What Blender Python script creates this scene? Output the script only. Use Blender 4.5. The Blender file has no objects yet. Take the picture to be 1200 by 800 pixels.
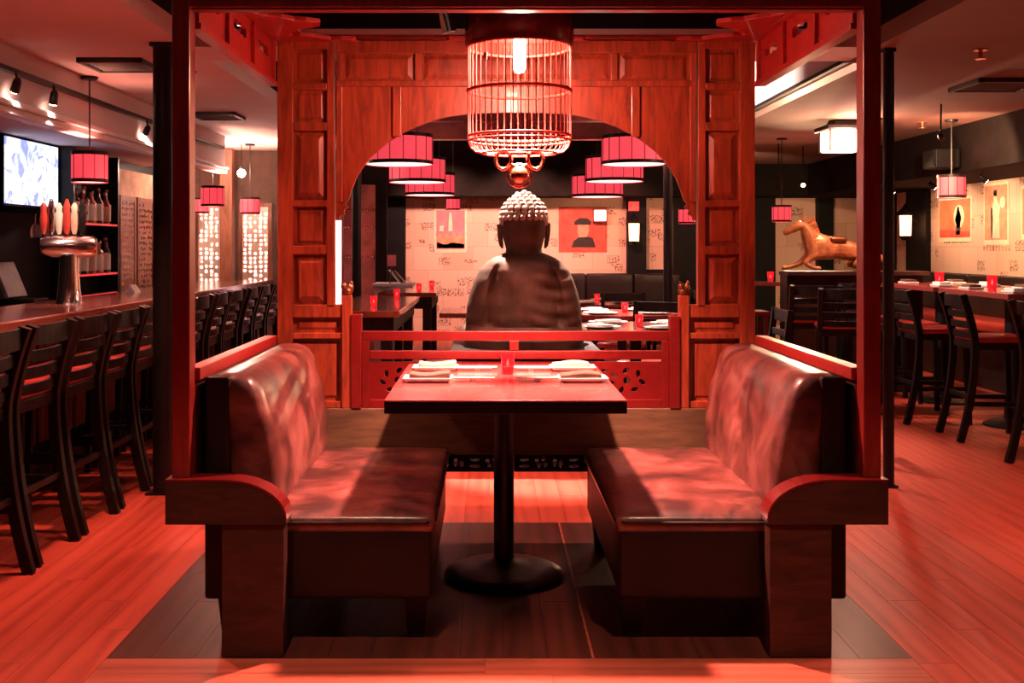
import bpy, bmesh, math, random
from mathutils import Vector, Matrix, Euler
random.seed(7)
R = math.radians
PI = math.pi
SC = bpy.context.scene
C = SC.collection

# ------------------------------------------------------------------ camera
F = 1250.0            # focal length in pixels of the 1200 x 800 frame
H = 1.33              # eye height
VX, VY = 573.0, 288.0  # vanishing point of the room
cam_d = bpy.data.cameras.new('camera')
cam = bpy.data.objects.new('camera', cam_d)
C.objects.link(cam)
cam.location = (0, 0, H)
cam.rotation_euler = (PI / 2, 0, 0)
cam_d.sensor_width = 36.0
cam_d.lens = F / 1200 * 36.0
cam_d.shift_x = (600 - VX) / 1200
cam_d.shift_y = -(400 - VY) / 1200
cam_d.clip_start = 0.05
SC.camera = cam

# ------------------------------------------------------------------ world, exposure
w = bpy.data.worlds.new('world')
SC.world = w
w.use_nodes = True
w.node_tree.nodes['Background'].inputs[0].default_value = (0.55, 0.14, 0.12, 1)
w.node_tree.nodes['Background'].inputs[1].default_value = 0.010
SC.view_settings.view_transform = 'Standard'
SC.view_settings.look = 'None'
SC.view_settings.exposure = 0.35
SC.view_settings.gamma = 1.0
SC.view_settings.use_curve_mapping = False

RED = (1.0, 0.17, 0.10)
WARMRED = (1.0, 0.40, 0.31)
WARM = (1.0, 0.50, 0.34)
WHITE = (1.0, 0.72, 0.62)
BULB_STRENGTH = 800.0


def px(x, Y):
    return (x - VX) * Y / F


def pz(y, Y):
    return H - (y - VY) * Y / F


# ------------------------------------------------------------------ materials
MATS = {}


def nodes_of(name):
    m = bpy.data.materials.new(name)
    m.use_nodes = True
    nt = m.node_tree
    b = nt.nodes['Principled BSDF']
    return m, nt, b


def setc(b, color, rough, metal=0.0, coat=0.0, spec=0.5):
    b.inputs['Base Color'].default_value = (*color, 1)
    b.inputs['Roughness'].default_value = rough
    b.inputs['Metallic'].default_value = metal
    b.inputs['Coat Weight'].default_value = coat
    b.inputs['Coat Roughness'].default_value = 0.12
    b.inputs['Specular IOR Level'].default_value = spec


def coords(nt, scale=(1, 1, 1), rnd=True):
    tc = nt.nodes.new('ShaderNodeTexCoord')
    mp = nt.nodes.new('ShaderNodeMapping')
    mp.inputs['Scale'].default_value = scale
    nt.links.new(tc.outputs['Object'], mp.inputs['Vector'])
    if rnd:
        oi = nt.nodes.new('ShaderNodeObjectInfo')
        mu = nt.nodes.new('ShaderNodeMath')
        mu.operation = 'MULTIPLY'
        mu.inputs[1].default_value = 37.0
        nt.links.new(oi.outputs['Random'], mu.inputs[0])
        nt.links.new(mu.outputs[0], mp.inputs['Location'])
    return mp.outputs['Vector']


def ramp(nt, fac, stops):
    r = nt.nodes.new('ShaderNodeValToRGB')
    e = r.color_ramp.elements
    while len(e) < len(stops):
        e.new(0.5)
    for i, (p, c) in enumerate(stops):
        e[i].position = p
        e[i].color = (*c, 1)
    nt.links.new(fac, r.inputs['Fac'])
    return r.outputs['Color']


def noise(nt, vec, scale, detail=4.0, rough=0.55, dist=0.0):
    n = nt.nodes.new('ShaderNodeTexNoise')
    n.inputs['Scale'].default_value = scale
    n.inputs['Detail'].default_value = detail
    n.inputs['Roughness'].default_value = rough
    n.inputs['Distortion'].default_value = dist
    nt.links.new(vec, n.inputs['Vector'])
    return n.outputs['Fac']


def bump(nt, b, fac, strength=0.2, dist=0.01):
    bn = nt.nodes.new('ShaderNodeBump')
    bn.inputs['Strength'].default_value = strength
    bn.inputs['Distance'].default_value = dist
    nt.links.new(fac, bn.inputs['Height'])
    nt.links.new(bn.outputs['Normal'], b.inputs['Normal'])


def plain(name, color, rough=0.5, metal=0.0, coat=0.0, spec=0.5, var=0.25, nscale=9.0):
    m, nt, b = nodes_of(name)
    setc(b, color, rough, metal, coat, spec)
    v = coords(nt)
    n = noise(nt, v, nscale)
    lo = tuple(c * (1 - var) for c in color)
    hi = tuple(min(1, c * (1 + var)) for c in color)
    nt.links.new(ramp(nt, n, [(0.3, lo), (0.7, hi)]), b.inputs['Base Color'])
    MATS[name] = m
    return m


def wood(name, dark, light, grain=(14, 14, 1.2), rough=0.4, coat=0.2, bumpk=0.08, fine=3.0, spec=0.5):
    m, nt, b = nodes_of(name)
    setc(b, dark, rough, 0, coat)
    v = coords(nt, grain)
    n = noise(nt, v, fine, 6, 0.6, 1.2)
    nt.links.new(ramp(nt, n, [(0.32, dark), (0.52, tuple((a + c) / 2 for a, c in zip(dark, light))), (0.72, light)]), b.inputs['Base Color'])
    bump(nt, b, n, bumpk, 0.004)
    b.inputs['Specular IOR Level'].default_value = spec
    MATS[name] = m
    return m


def emis(name, color, strength, base=None):
    m, nt, b = nodes_of(name)
    setc(b, base or color, 0.6)
    b.inputs['Emission Color'].default_value = (*color, 1)
    b.inputs['Emission Strength'].default_value = strength
    MATS[name] = m
    return m


def glass(name, color, rough=0.05, emit=0.0):
    m, nt, b = nodes_of(name)
    setc(b, color, rough)
    b.inputs['Transmission Weight'].default_value = 0.85
    b.inputs['IOR'].default_value = 1.3
    if emit:
        b.inputs['Emission Color'].default_value = (*color, 1)
        b.inputs['Emission Strength'].default_value = emit
    MATS[name] = m
    return m


wood('screen_wood', (0.13, 0.017, 0.006), (0.35, 0.055, 0.017), (9, 9, 1.1), 0.42, 0.1)
wood('dark_wood', (0.020, 0.007, 0.004), (0.055, 0.017, 0.010), (2.0, 9, 9), 0.5, 0.0, spec=0.3)
wood('post_wood', (0.16, 0.013, 0.010), (0.26, 0.024, 0.018), (9, 9, 1.0), 0.35, 0.3)
wood('red_lacquer', (0.10, 0.0038, 0.0034), (0.145, 0.0066, 0.006), (6, 6, 6), 0.32, 0.4, 0.03)
wood('fret_red', (0.24, 0.011, 0.009), (0.32, 0.018, 0.015), (6, 6, 6), 0.4, 0.2, 0.03)
wood('black_wood', (0.007, 0.005, 0.005), (0.016, 0.011, 0.010), (6, 6, 1.0), 0.42, 0.0, spec=0.16)
wood('olive_board', (0.060, 0.032, 0.014), (0.13, 0.070, 0.030), (1.5, 9, 9), 0.6, 0.0)
wood('table_wood', (0.23, 0.038, 0.034), (0.29, 0.060, 0.054), (0.5, 26, 26), 0.22, 0.5, 0.03)
wood('bar_top_wood', (0.16, 0.045, 0.028), (0.28, 0.085, 0.05), (9, 0.8, 9), 0.18, 0.6, 0.03)
wood('reeded_wood', (0.16, 0.055, 0.025), (0.42, 0.17, 0.08), (30, 30, 0.8), 0.5, 0.0)
wood('brown_wood', (0.16, 0.055, 0.030), (0.34, 0.13, 0.07), (8, 8, 1.2), 0.5, 0.1)
plain('black_metal', (0.018, 0.016, 0.016), 0.38, 0.6)
plain('black_paint', (0.006, 0.005, 0.005), 0.6, spec=0.15)
plain('end_wall', (0.10, 0.055, 0.035), 0.8)
plain('dark_wall', (0.009, 0.006, 0.005), 0.85, spec=0.1)
plain('beam_red', (0.10, 0.018, 0.018), 0.7)
plain('plaster_left', (0.58, 0.48, 0.47), 0.85, var=0.06, nscale=2)
plain('plaster_right', (0.17, 0.090, 0.058), 0.85, var=0.10, nscale=2)
plain('black_ceiling', (0.008, 0.007, 0.007), 0.9, spec=0.1)
plain('white_ceramic', (0.85, 0.82, 0.78), 0.25, coat=0.3, var=0.03)
plain('white_paper', (0.86, 0.82, 0.76), 0.8, var=0.04)
plain('napkin_brown', (0.10, 0.055, 0.038), 0.85, var=0.3)
plain('napkin_tan', (0.42, 0.26, 0.18), 0.85, var=0.15)
plain('chrome', (0.80, 0.74, 0.72), 0.16, 1.0, var=0.05)
plain('bronze', (0.30, 0.13, 0.06), 0.35, 0.85, var=0.35)
plain('gold_wood', (0.55, 0.24, 0.10), 0.35, 0.3, var=0.4, nscale=14)
plain('copper', (0.85, 0.30, 0.18), 0.25, 0.9, var=0.1)
plain('cage_red', (0.30, 0.034, 0.026), 0.5, 0.0, 0.0, spec=0.3, var=0.1)
plain('cage_dark', (0.10, 0.014, 0.010), 0.25, 0.1, 0.5, var=0.2)
plain('seat_red', (0.34, 0.035, 0.028), 0.28, 0, 0.3, var=0.2)
plain('vent_black', (0.03, 0.025, 0.025), 0.6)
plain('ivory', (0.78, 0.66, 0.52), 0.5, var=0.08)
plain('label_tan', (0.75, 0.50, 0.34), 0.6, var=0.15)
plain('bottle_dark', (0.035, 0.012, 0.010), 0.1, 0, 0.5)
plain('bottle_red', (0.40, 0.05, 0.03), 0.1, 0, 0.5)
plain('bottle_amber', (0.45, 0.16, 0.05), 0.1, 0, 0.5)
plain('handle_red', (0.55, 0.06, 0.04), 0.3, 0, 0.4)
plain('grey_plastic', (0.22, 0.20, 0.20), 0.45)
plain('pale_panel', (0.62, 0.60, 0.62), 0.5, var=0.05)
plain('poster_red', (0.55, 0.08, 0.05), 0.7, var=0.35, nscale=5)
plain('poster_orange', (0.75, 0.20, 0.09), 0.7, var=0.3, nscale=4)
plain('poster_pink', (0.62, 0.20, 0.22), 0.7, var=0.2)
plain('print_black', (0.03, 0.02, 0.018), 0.8)
plain('print_cream', (0.82, 0.66, 0.46), 0.8, var=0.15, nscale=16)
plain('print_skin', (0.62, 0.30, 0.18), 0.8, var=0.25, nscale=10)
plain('stone_tan', (0.55, 0.32, 0.20), 0.8, var=0.3, nscale=6)
plain('hide_red', (0.32, 0.06, 0.04), 0.5, var=0.4)
plain('black_vinyl', (0.016, 0.009, 0.008), 0.4, spec=0.25)
emis('shade_pink', (1.0, 0.07, 0.105), 0.62, (0.6, 0.06, 0.08))
emis('shade_glow', (1.0, 0.42, 0.36), 2.6)
emis('bulb_glow', (1.0, 0.40, 0.28), BULB_STRENGTH)
emis('flame', (1.0, 0.25, 0.12), 18.0)
emis('lantern_white', (1.0, 0.52, 0.34), 6.0)
emis('sconce_glow', (1.0, 0.38, 0.18), 4.5)
emis('spot_glow', (1.0, 0.62, 0.45), 30.0)
emis('globe_glow', (1.0, 0.62, 0.48), 420.0)
emis('exit_red', (1.0, 0.06, 0.05), 0.8)
emis('door_glow', (1.0, 0.50, 0.52), 3.0)
emis('backlight_white', (1.0, 0.62, 0.55), 3.2)
emis('shelf_glow', (1.0, 0.05, 0.06), 0.5)
glass('red_glass', (0.95, 0.05, 0.07), 0.05, 0.16)
glass('clear_glass', (0.9, 0.8, 0.78))


def leather():
    m, nt, b = nodes_of('leather')
    setc(b, (0.12, 0.02, 0.015), 0.38, 0, 0.45)
    b.inputs['Coat Roughness'].default_value = 0.22
    v = coords(nt, (1, 1, 1), True)
    n = noise(nt, v, 4.0, 5, 0.6, 0.6)
    nt.links.new(ramp(nt, n, [(0.38, (0.030, 0.008, 0.0065)), (0.52, (0.11, 0.028, 0.022)), (0.70, (0.24, 0.080, 0.066))]), b.inputs['Base Color'])
    rr = nt.nodes.new('ShaderNodeMapRange')
    rr.inputs['To Min'].default_value = 0.28
    rr.inputs['To Max'].default_value = 0.55
    nt.links.new(noise(nt, v, 7.0, 4), rr.inputs['Value'])
    nt.links.new(rr.outputs[0], b.inputs['Roughness'])
    n2 = noise(nt, v, 5.5, 3, 0.5, 1.0)
    bump(nt, b, n2, 0.35, 0.02)
    MATS['leather'] = m
    m2, nt, b = nodes_of('leather_shaded')  # near-black copy of the leather, shade on the unlit fronts put into its colour
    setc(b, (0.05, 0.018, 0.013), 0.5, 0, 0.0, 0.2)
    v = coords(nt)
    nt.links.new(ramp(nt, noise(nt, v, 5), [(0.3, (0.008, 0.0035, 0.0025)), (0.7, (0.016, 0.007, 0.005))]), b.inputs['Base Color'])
    MATS['leather_shaded'] = m2


def oak(name, along, dark, light):
    """oak boards whose grain runs along X or Y"""
    m, nt, b = nodes_of(name)
    setc(b, dark, 0.40, 0, 0.06, 0.3)
    b.inputs['Coat Roughness'].default_value = 0.22
    st = (1, .10, 1) if along == 'Y' else (.10, 1, 1)
    v = coords(nt, st, True)
    wv = nt.nodes.new('ShaderNodeTexWave')
    wv.wave_type = 'BANDS'
    wv.bands_direction = 'X' if along == 'Y' else 'Y'
    wv.inputs['Scale'].default_value = 4.2
    wv.inputs['Distortion'].default_value = 7.0
    wv.inputs['Detail'].default_value = 3.0
    wv.inputs['Detail Scale'].default_value = 1.3
    nt.links.new(v, wv.inputs['Vector'])
    fine = noise(nt, v, 60.0, 6, 0.7)
    broad = noise(nt, v, 9.0, 3, 0.5)
    mx = nt.nodes.new('ShaderNodeMix')
    mx.data_type = 'FLOAT'
    mx.inputs[0].default_value = 0.64
    nt.links.new(wv.outputs['Fac'], mx.inputs[2])
    nt.links.new(fine, mx.inputs[3])
    m2 = nt.nodes.new('ShaderNodeMix')
    m2.data_type = 'FLOAT'
    m2.inputs[0].default_value = 0.35
    nt.links.new(mx.outputs[0], m2.inputs[2])
    nt.links.new(broad, m2.inputs[3])
    mid = tuple((p + q) / 2 for p, q in zip(dark, light))
    col = ramp(nt, m2.outputs[0], [(0.22, tuple(c * 0.70 for c in dark)), (0.34, dark), (0.48, mid), (0.75, light)])
    oi = nt.nodes.new('ShaderNodeObjectInfo')
    hs = nt.nodes.new('ShaderNodeHueSaturation')
    mr = nt.nodes.new('ShaderNodeMapRange')
    mr.inputs['To Min'].default_value = 0.93
    mr.inputs['To Max'].default_value = 1.07
    nt.links.new(oi.outputs['Random'], mr.inputs['Value'])
    nt.links.new(mr.outputs[0], hs.inputs['Value'])
    nt.links.new(col, hs.inputs['Color'])
    nt.links.new(hs.outputs['Color'], b.inputs['Base Color'])
    bump(nt, b, m2.outputs[0], 0.04, 0.002)
    MATS[name] = m


def newsprint():
    m, nt, b = nodes_of('newsprint')
    setc(b, (0.7, 0.5, 0.36), 0.85)
    tc = nt.nodes.new('ShaderNodeTexCoord')
    sep = nt.nodes.new('ShaderNodeSeparateXYZ')
    nt.links.new(tc.outputs['Object'], sep.inputs[0])
    ad = nt.nodes.new('ShaderNodeMath')
    ad.operation = 'ADD'
    nt.links.new(sep.outputs['X'], ad.inputs[0])
    nt.links.new(sep.outputs['Y'], ad.inputs[1])
    cb = nt.nodes.new('ShaderNodeCombineXYZ')
    nt.links.new(ad.outputs[0], cb.inputs['X'])
    nt.links.new(sep.outputs['Z'], cb.inputs['Y'])
    br = nt.nodes.new('ShaderNodeTexBrick')
    br.inputs['Color1'].default_value = (0.74, 0.50, 0.38, 1)
    br.inputs['Color2'].default_value = (0.62, 0.40, 0.28, 1)
    br.inputs['Mortar'].default_value = (0.58, 0.38, 0.26, 1)
    br.inputs['Scale'].default_value = 1.0
    br.inputs['Mortar Size'].default_value = 0.006
    br.inputs['Brick Width'].default_value = 0.42
    br.inputs['Row Height'].default_value = 0.33
    nt.links.new(cb.outputs[0], br.inputs['Vector'])
    # printed blocks: blotches of dark type
    mp = nt.nodes.new('ShaderNodeMapping')
    mp.inputs['Scale'].default_value = (1.0, 1.6, 1)
    nt.links.new(cb.outputs[0], mp.inputs['Vector'])
    vo = nt.nodes.new('ShaderNodeTexVoronoi')
    vo.feature = 'F1'
    vo.distance = 'CHEBYCHEV'
    vo.inputs['Scale'].default_value = 3.4
    nt.links.new(mp.outputs[0], vo.inputs['Vector'])
    blot = nt.nodes.new('ShaderNodeMath')
    blot.operation = 'LESS_THAN'
    blot.inputs[1].default_value = 0.30
    nt.links.new(vo.outputs['Distance'], blot.inputs[0])
    nz = noise(nt, cb.outputs[0], 48, 2, 0.7)
    th = nt.nodes.new('ShaderNodeMath')
    th.operation = 'GREATER_THAN'
    th.inputs[1].default_value = 0.53
    nt.links.new(nz, th.inputs[0])
    sel = noise(nt, cb.outputs[0], 2.3, 1)
    th2 = nt.nodes.new('ShaderNodeMath')
    th2.operation = 'GREATER_THAN'
    th2.inputs[1].default_value = 0.43
    nt.links.new(sel, th2.inputs[0])
    m1 = nt.nodes.new('ShaderNodeMath')
    m1.operation = 'MULTIPLY'
    nt.links.new(blot.outputs[0], m1.inputs[0])
    nt.links.new(th.outputs[0], m1.inputs[1])
    m2 = nt.nodes.new('ShaderNodeMath')
    m2.operation = 'MULTIPLY'
    nt.links.new(m1.outputs[0], m2.inputs[0])
    nt.links.new(th2.outputs[0], m2.inputs[1])
    mix = nt.nodes.new('ShaderNodeMix')
    mix.data_type = 'RGBA'
    nt.links.new(m2.outputs[0], mix.inputs[0])
    nt.links.new(br.outputs['Color'], mix.inputs[6])
    mix.inputs[7].default_value = (0.12, 0.06, 0.045, 1)
    # small halftone pictures scattered over the sheets
    vp = nt.nodes.new('ShaderNodeTexVoronoi')
    vp.distance = 'CHEBYCHEV'
    vp.inputs['Scale'].default_value = 2.6
    vp.inputs['Randomness'].default_value = 0.9
    nt.links.new(mp.outputs[0], vp.inputs['Vector'])
    lt_ = nt.nodes.new('ShaderNodeMath')
    lt_.operation = 'LESS_THAN'
    lt_.inputs[1].default_value = 0.10
    nt.links.new(vp.outputs['Distance'], lt_.inputs[0])
    dots = noise(nt, cb.outputs[0], 26, 3, 0.6)
    pic = ramp(nt, dots, [(0.40, (0.14, 0.07, 0.05)), (0.62, (0.52, 0.30, 0.20))])
    mixp = nt.nodes.new('ShaderNodeMix')
    mixp.data_type = 'RGBA'
    nt.links.new(lt_.outputs[0], mixp.inputs[0])
    nt.links.new(mix.outputs[2], mixp.inputs[6])
    nt.links.new(pic, mixp.inputs[7])
    nt.links.new(mixp.outputs[2], b.inputs['Base Color'])
    MATS['newsprint'] = m


def tv_screen():
    m, nt, b = nodes_of('tv_picture')
    setc(b, (0.02, 0.02, 0.03), 0.2)
    v = coords(nt, (1, 3, 3), False)
    n = noise(nt, v, 2.2, 3, 0.5, 1.5)
    col = ramp(nt, n, [(0.38, (0.22, 0.26, 0.75)), (0.47, (0.62, 0.66, 1.0)), (0.55, (0.95, 0.93, 1.0)), (0.7, (0.75, 0.80, 1.0))])
    nt.links.new(col, b.inputs['Emission Color'])
    b.inputs['Emission Strength'].default_value = 1.5
    MATS['tv_picture'] = m


leather()
oak('oak_floor', 'Y', (0.32, 0.046, 0.027), (0.48, 0.085, 0.048))
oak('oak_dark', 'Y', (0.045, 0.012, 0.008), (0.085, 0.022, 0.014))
oak('oak_cross', 'X', (0.28, 0.056, 0.032), (0.46, 0.11, 0.065))
newsprint()
tv_screen()


# ------------------------------------------------------------------ mesh helpers
class MB:
    def __init__(s):
        s.v = []
        s.f = []
        s.smooth = False

    def add(s, vs, fs):
        o = len(s.v)
        s.v += [tuple(p) for p in vs]
        s.f += [tuple(i + o for i in f) for f in fs]
        return s

    def box(s, x0, x1, y0, y1, z0, z1):
        x0, x1 = min(x0, x1), max(x0, x1)
        y0, y1 = min(y0, y1), max(y0, y1)
        z0, z1 = min(z0, z1), max(z0, z1)
        return s.add([(x0, y0, z0), (x1, y0, z0), (x1, y1, z0), (x0, y1, z0), (x0, y0, z1), (x1, y0, z1), (x1, y1, z1), (x0, y1, z1)],
                     [(0, 3, 2, 1), (4, 5, 6, 7), (0, 1, 5, 4), (1, 2, 6, 5), (2, 3, 7, 6), (3, 0, 4, 7)])

    def field(s, x0, x1, z0, z1, y, d, m):
        """raised panel: frustum standing proud towards -Y"""
        return s.add([(x0, y, z0), (x1, y, z0), (x1, y, z1), (x0, y, z1), (x0 + m, y - d, z0 + m), (x1 - m, y - d, z0 + m), (x1 - m, y - d, z1 - m), (x0 + m, y - d, z1 - m)],
                     [(4, 5, 6, 7), (0, 1, 5, 4), (1, 2, 6, 5), (2, 3, 7, 6), (3, 0, 4, 7), (3, 2, 1, 0)])

    def tube(s, pts, r, n=8, closed=False):
        pts = [Vector(p) for p in pts]
        rs = r if isinstance(r, (list, tuple)) else [r] * len(pts)
        vs, fs = [], []
        L = len(pts)
        up = Vector((0.13, 0.31, 0.94))
        for i, p in enumerate(pts):
            if closed:
                t = pts[(i + 1) % L] - pts[i - 1]
            else:
                t = pts[min(i + 1, L - 1)] - pts[max(i - 1, 0)]
            t.normalize()
            a = t.cross(up)
            if a.length < 1e-3:
                a = t.cross(Vector((1, 0, 0)))
            a.normalize()
            bb = t.cross(a)
            for k in range(n):
                an = 2 * PI * k / n
                vs.append(p + (a * math.cos(an) + bb * math.sin(an)) * rs[i])
        for i in range(L if closed else L - 1):
            j = (i + 1) % L
            for k in range(n):
                k2 = (k + 1) % n
                fs.append((i * n + k, i * n + k2, j * n + k2, j * n + k))
        if not closed:
            fs.append(tuple(range(n))[::-1])
            fs.append(tuple((L - 1) * n + k for k in range(n)))
        s.smooth = True
        return s.add(vs, fs)

    def sweep(s, pts, wx, wy):
        """rectangular bar through points; wx along local x of the frame, wy sideways (Y)"""
        pts = [Vector(p) for p in pts]
        vs, fs = [], []
        L = len(pts)
        for i, p in enumerate(pts):
            t = (pts[min(i + 1, L - 1)] - pts[max(i - 1, 0)]).normalized()
            side = Vector((0, 1, 0))
            if abs(t.dot(side)) > 0.9:
                side = Vector((1, 0, 0))
            nrm = side.cross(t).normalized()
            side = t.cross(nrm).normalized()
            for a, b in ((-1, -1), (1, -1), (1, 1), (-1, 1)):
                vs.append(p + nrm * a * wx / 2 + side * b * wy / 2)
        for i in range(L - 1):
            for k in range(4):
                k2 = (k + 1) % 4
                fs.append((i * 4 + k, i * 4 + k2, i * 4 + 4 + k2, i * 4 + 4 + k))
        fs.append((3, 2, 1, 0))
        fs.append(tuple((L - 1) * 4 + k for k in range(4)))
        return s.add(vs, fs)

    def lathe(s, prof, c=(0, 0, 0), n=20, caps=True):
        vs, fs = [], []
        for r, z in prof:
            for k in range(n):
                a = 2 * PI * k / n
                vs.append((c[0] + r * math.cos(a), c[1] + r * math.sin(a), c[2] + z))
        L = len(prof)
        for i in range(L - 1):
            for k in range(n):
                k2 = (k + 1) % n
                fs.append((i * n + k, i * n + k2, i * n + n + k2, i * n + n + k))
        if caps:
            fs.append(tuple(range(n))[::-1])
            fs.append(tuple((L - 1) * n + k for k in range(n)))
        s.smooth = True
        return s.add(vs, fs)

    def ball(s, c, r, n=10, m=6):
        rx, ry, rz = r if isinstance(r, (tuple, list)) else (r, r, r)
        vs, fs = [], []
        for i in range(m + 1):
            t = -PI / 2 + PI * i / m
            for k in range(n):
                a = 2 * PI * k / n
                q = max(math.cos(t), 0.02)
                vs.append((c[0] + rx * q * math.cos(a), c[1] + ry * q * math.sin(a), c[2] + rz * math.sin(t)))
        for i in range(m):
            for k in range(n):
                k2 = (k + 1) % n
                fs.append((i * n + k, i * n + k2, i * n + n + k2, i * n + n + k))
        fs.append(tuple(range(n))[::-1])
        fs.append(tuple(m * n + k for k in range(n)))
        s.smooth = True
        return s.add(vs, fs)

    def loft(s, rings, cap=True):
        n = len(rings[0])
        vs = [p for r in rings for p in r]
        fs = []
        for i in range(len(rings) - 1):
            for k in range(n):
                k2 = (k + 1) % n
                fs.append((i * n + k, i * n + k2, i * n + n + k2, i * n + n + k))
        if cap:
            fs.append(tuple(range(n))[::-1])
            fs.append(tuple((len(rings) - 1) * n + k for k in range(n)))
        s.smooth = True
        return s.add(vs, fs)

    def rbox(s, x0, x1, y0, y1, z0, z1, r, step=0.05, fn=None):
        """rounded box with a subdivided surface, fn(Vector)->Vector displaces it"""
        lo, hi = Vector((x0, y0, z0)), Vector((x1, y1, z1))
        cnt = [max(4, int((hi[i] - lo[i]) / step)) for i in range(3)]

        def ticks(i):
            a, b = lo[i], hi[i]
            t = [a, a + r * 0.3, a + r]
            k = cnt[i]
            t += [a + r + (b - a - 2 * r) * j / k for j in range(1, k)]
            return t + [b - r, b - r * 0.3, b]
        T = [ticks(i) for i in range(3)]
        idx = {}
        vs, fs = [], []

        def vert(p):
            key = (round(p[0], 5), round(p[1], 5), round(p[2], 5))
            if key in idx:
                return idx[key]
            q = Vector(p)
            c = Vector([min(max(q[i], lo[i] + r), hi[i] - r) for i in range(3)])
            d = q - c
            if d.length > 1e-7:
                q = c + d.normalized() * r
            if fn:
                q = Vector(fn(q))
            idx[key] = len(vs)
            vs.append(q)
            return idx[key]
        for ax in range(3):
            a, b = (ax + 1) % 3, (ax + 2) % 3
            for side, val in ((0, lo[ax]), (1, hi[ax])):
                for i in range(len(T[a]) - 1):
                    for j in range(len(T[b]) - 1):
                        q = []
                        for ii, jj in ((i, j), (i + 1, j), (i + 1, j + 1), (i, j + 1)):
                            p = [0, 0, 0]
                            p[ax] = val
                            p[a] = T[a][ii]
                            p[b] = T[b][jj]
                            q.append(vert(p))
                        fs.append(tuple(q) if side else tuple(q[::-1]))
        s.smooth = True
        return s.add(vs, fs)

    def prism(s, poly, fn, d):
        """poly: 2D loop, fn(u,v,w)->xyz, thickness d"""
        n = len(poly)
        vs = [fn(u, v, 0) for u, v in poly] + [fn(u, v, d) for u, v in poly]
        fs = [tuple(range(n))[::-1], tuple(range(n, 2 * n))]
        for k in range(n):
            k2 = (k + 1) % n
            fs.append((k, k2, n + k2, n + k))
        return s.add(vs, fs)

    def pierced(s, loops, fn, d):
        """flat board with holes: first loop outline, others holes (2D curve fill)"""
        cu = bpy.data.curves.new('tmp', 'CURVE')
        cu.dimensions = '2D'
        cu.fill_mode = 'BOTH'
        cu.extrude = d / 2
        for lp in loops:
            sp = cu.splines.new('POLY')
            sp.points.add(len(lp) - 1)
            for i, (u, v) in enumerate(lp):
                sp.points[i].co = (u, v, 0, 1)
            sp.use_cyclic_u = True
        ob = bpy.data.objects.new('tmp', cu)
        C.objects.link(ob)
        dg = bpy.context.evaluated_depsgraph_get()
        me = bpy.data.meshes.new_from_object(ob.evaluated_get(dg))
        vs = [fn(v.co.x, v.co.y, v.co.z + d / 2) for v in me.vertices]
        fs = [tuple(p.vertices) for p in me.polygons]
        s.add(vs, fs)
        bpy.data.objects.remove(ob)
        bpy.data.curves.remove(cu)
        bpy.data.meshes.remove(me)
        return s

    def mesh(s, name, org=(0, 0, 0)):
        me = bpy.data.meshes.new(name)
        me.from_pydata([(a - org[0], b - org[1], c - org[2]) for a, b, c in s.v], [], s.f)
        bm = bmesh.new()
        bm.from_mesh(me)
        bmesh.ops.recalc_face_normals(bm, faces=bm.faces)
        bm.to_mesh(me)
        bm.free()
        if s.smooth:
            for p in me.polygons:
                p.use_smooth = True
            try:
                me.set_sharp_from_angle(angle=R(40))
            except Exception:
                pass
        return me


def origin_of(o):
    v = Vector((0, 0, 0))
    while o is not None:
        v += o.location
        o = o.parent
    return v


def obj(name, mb, mat, parent=None, bevel=0.0, world=True, seg=2):
    """one mesh object; coordinates in the world unless world=False (then local to the parent)"""
    org = origin_of(parent) if (parent is not None and world) else (0, 0, 0)
    if parent is None and world and mb.v:
        xs = [p[0] for p in mb.v]
        ys = [p[1] for p in mb.v]
        org = ((min(xs) + max(xs)) / 2, (min(ys) + max(ys)) / 2, min(p[2] for p in mb.v))
    me = mb.mesh(name, org)
    me.materials.append(MATS[mat])
    o = bpy.data.objects.new(name, me)
    C.objects.link(o)
    if parent is not None:
        o.parent = parent
    elif world:
        o.location = org
    if bevel:
        b = o.modifiers.new('bevel', 'BEVEL')
        b.width = bevel
        b.segments = seg
        b.limit_method = 'ANGLE'
        b.harden_normals = False
    return o


def tag(o, label, cat, group=None):
    o['label'] = label
    o['category'] = cat
    if group:
        o['group'] = group
    return o


def thing(name, label, cat, loc=(0, 0, 0), rotz=0.0, group=None):
    o = bpy.data.objects.new(name, None)
    C.objects.link(o)
    o.empty_display_size = 0.1
    o.location = loc
    o.rotation_euler = (0, 0, rotz)
    return tag(o, label, cat, group)


def struct(name, mb, mat, bevel=0.0):
    o = obj(name, mb, mat, None, bevel)
    o['kind'] = 'structure'
    return o


def dup(root, loc, rotz=None, label=None, group=None):
    r = root.copy()
    C.objects.link(r)
    r.location = loc
    if rotz is not None:
        r.rotation_euler = (0, 0, rotz)
    if label:
        r['label'] = label
    if group:
        r['group'] = group
    for ch in list(root.children):
        c = ch.copy()
        C.objects.link(c)
        c.parent = r
        for g in ch.children:
            d = g.copy()
            C.objects.link(d)
            d.parent = c
    return r


def lamp(name, kind, loc, energy, color, parent=None, size=0.05, target=None, cone=60, blend=0.4):
    d = bpy.data.lights.new(name, kind)
    d.energy = energy
    d.color = color
    d.shadow_soft_size = size
    if kind == 'SPOT':
        d.spot_size = R(cone)
        d.spot_blend = blend
    o = bpy.data.objects.new(name, d)
    C.objects.link(o)
    off = origin_of(parent) if parent is not None else Vector((0, 0, 0))
    o.location = Vector(loc) - off
    if parent is not None:
        o.parent = parent
    if target is not None:
        o.rotation_euler = (Vector(target) - Vector(loc)).to_track_quat('-Z', 'Y').to_euler()
    return o


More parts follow.
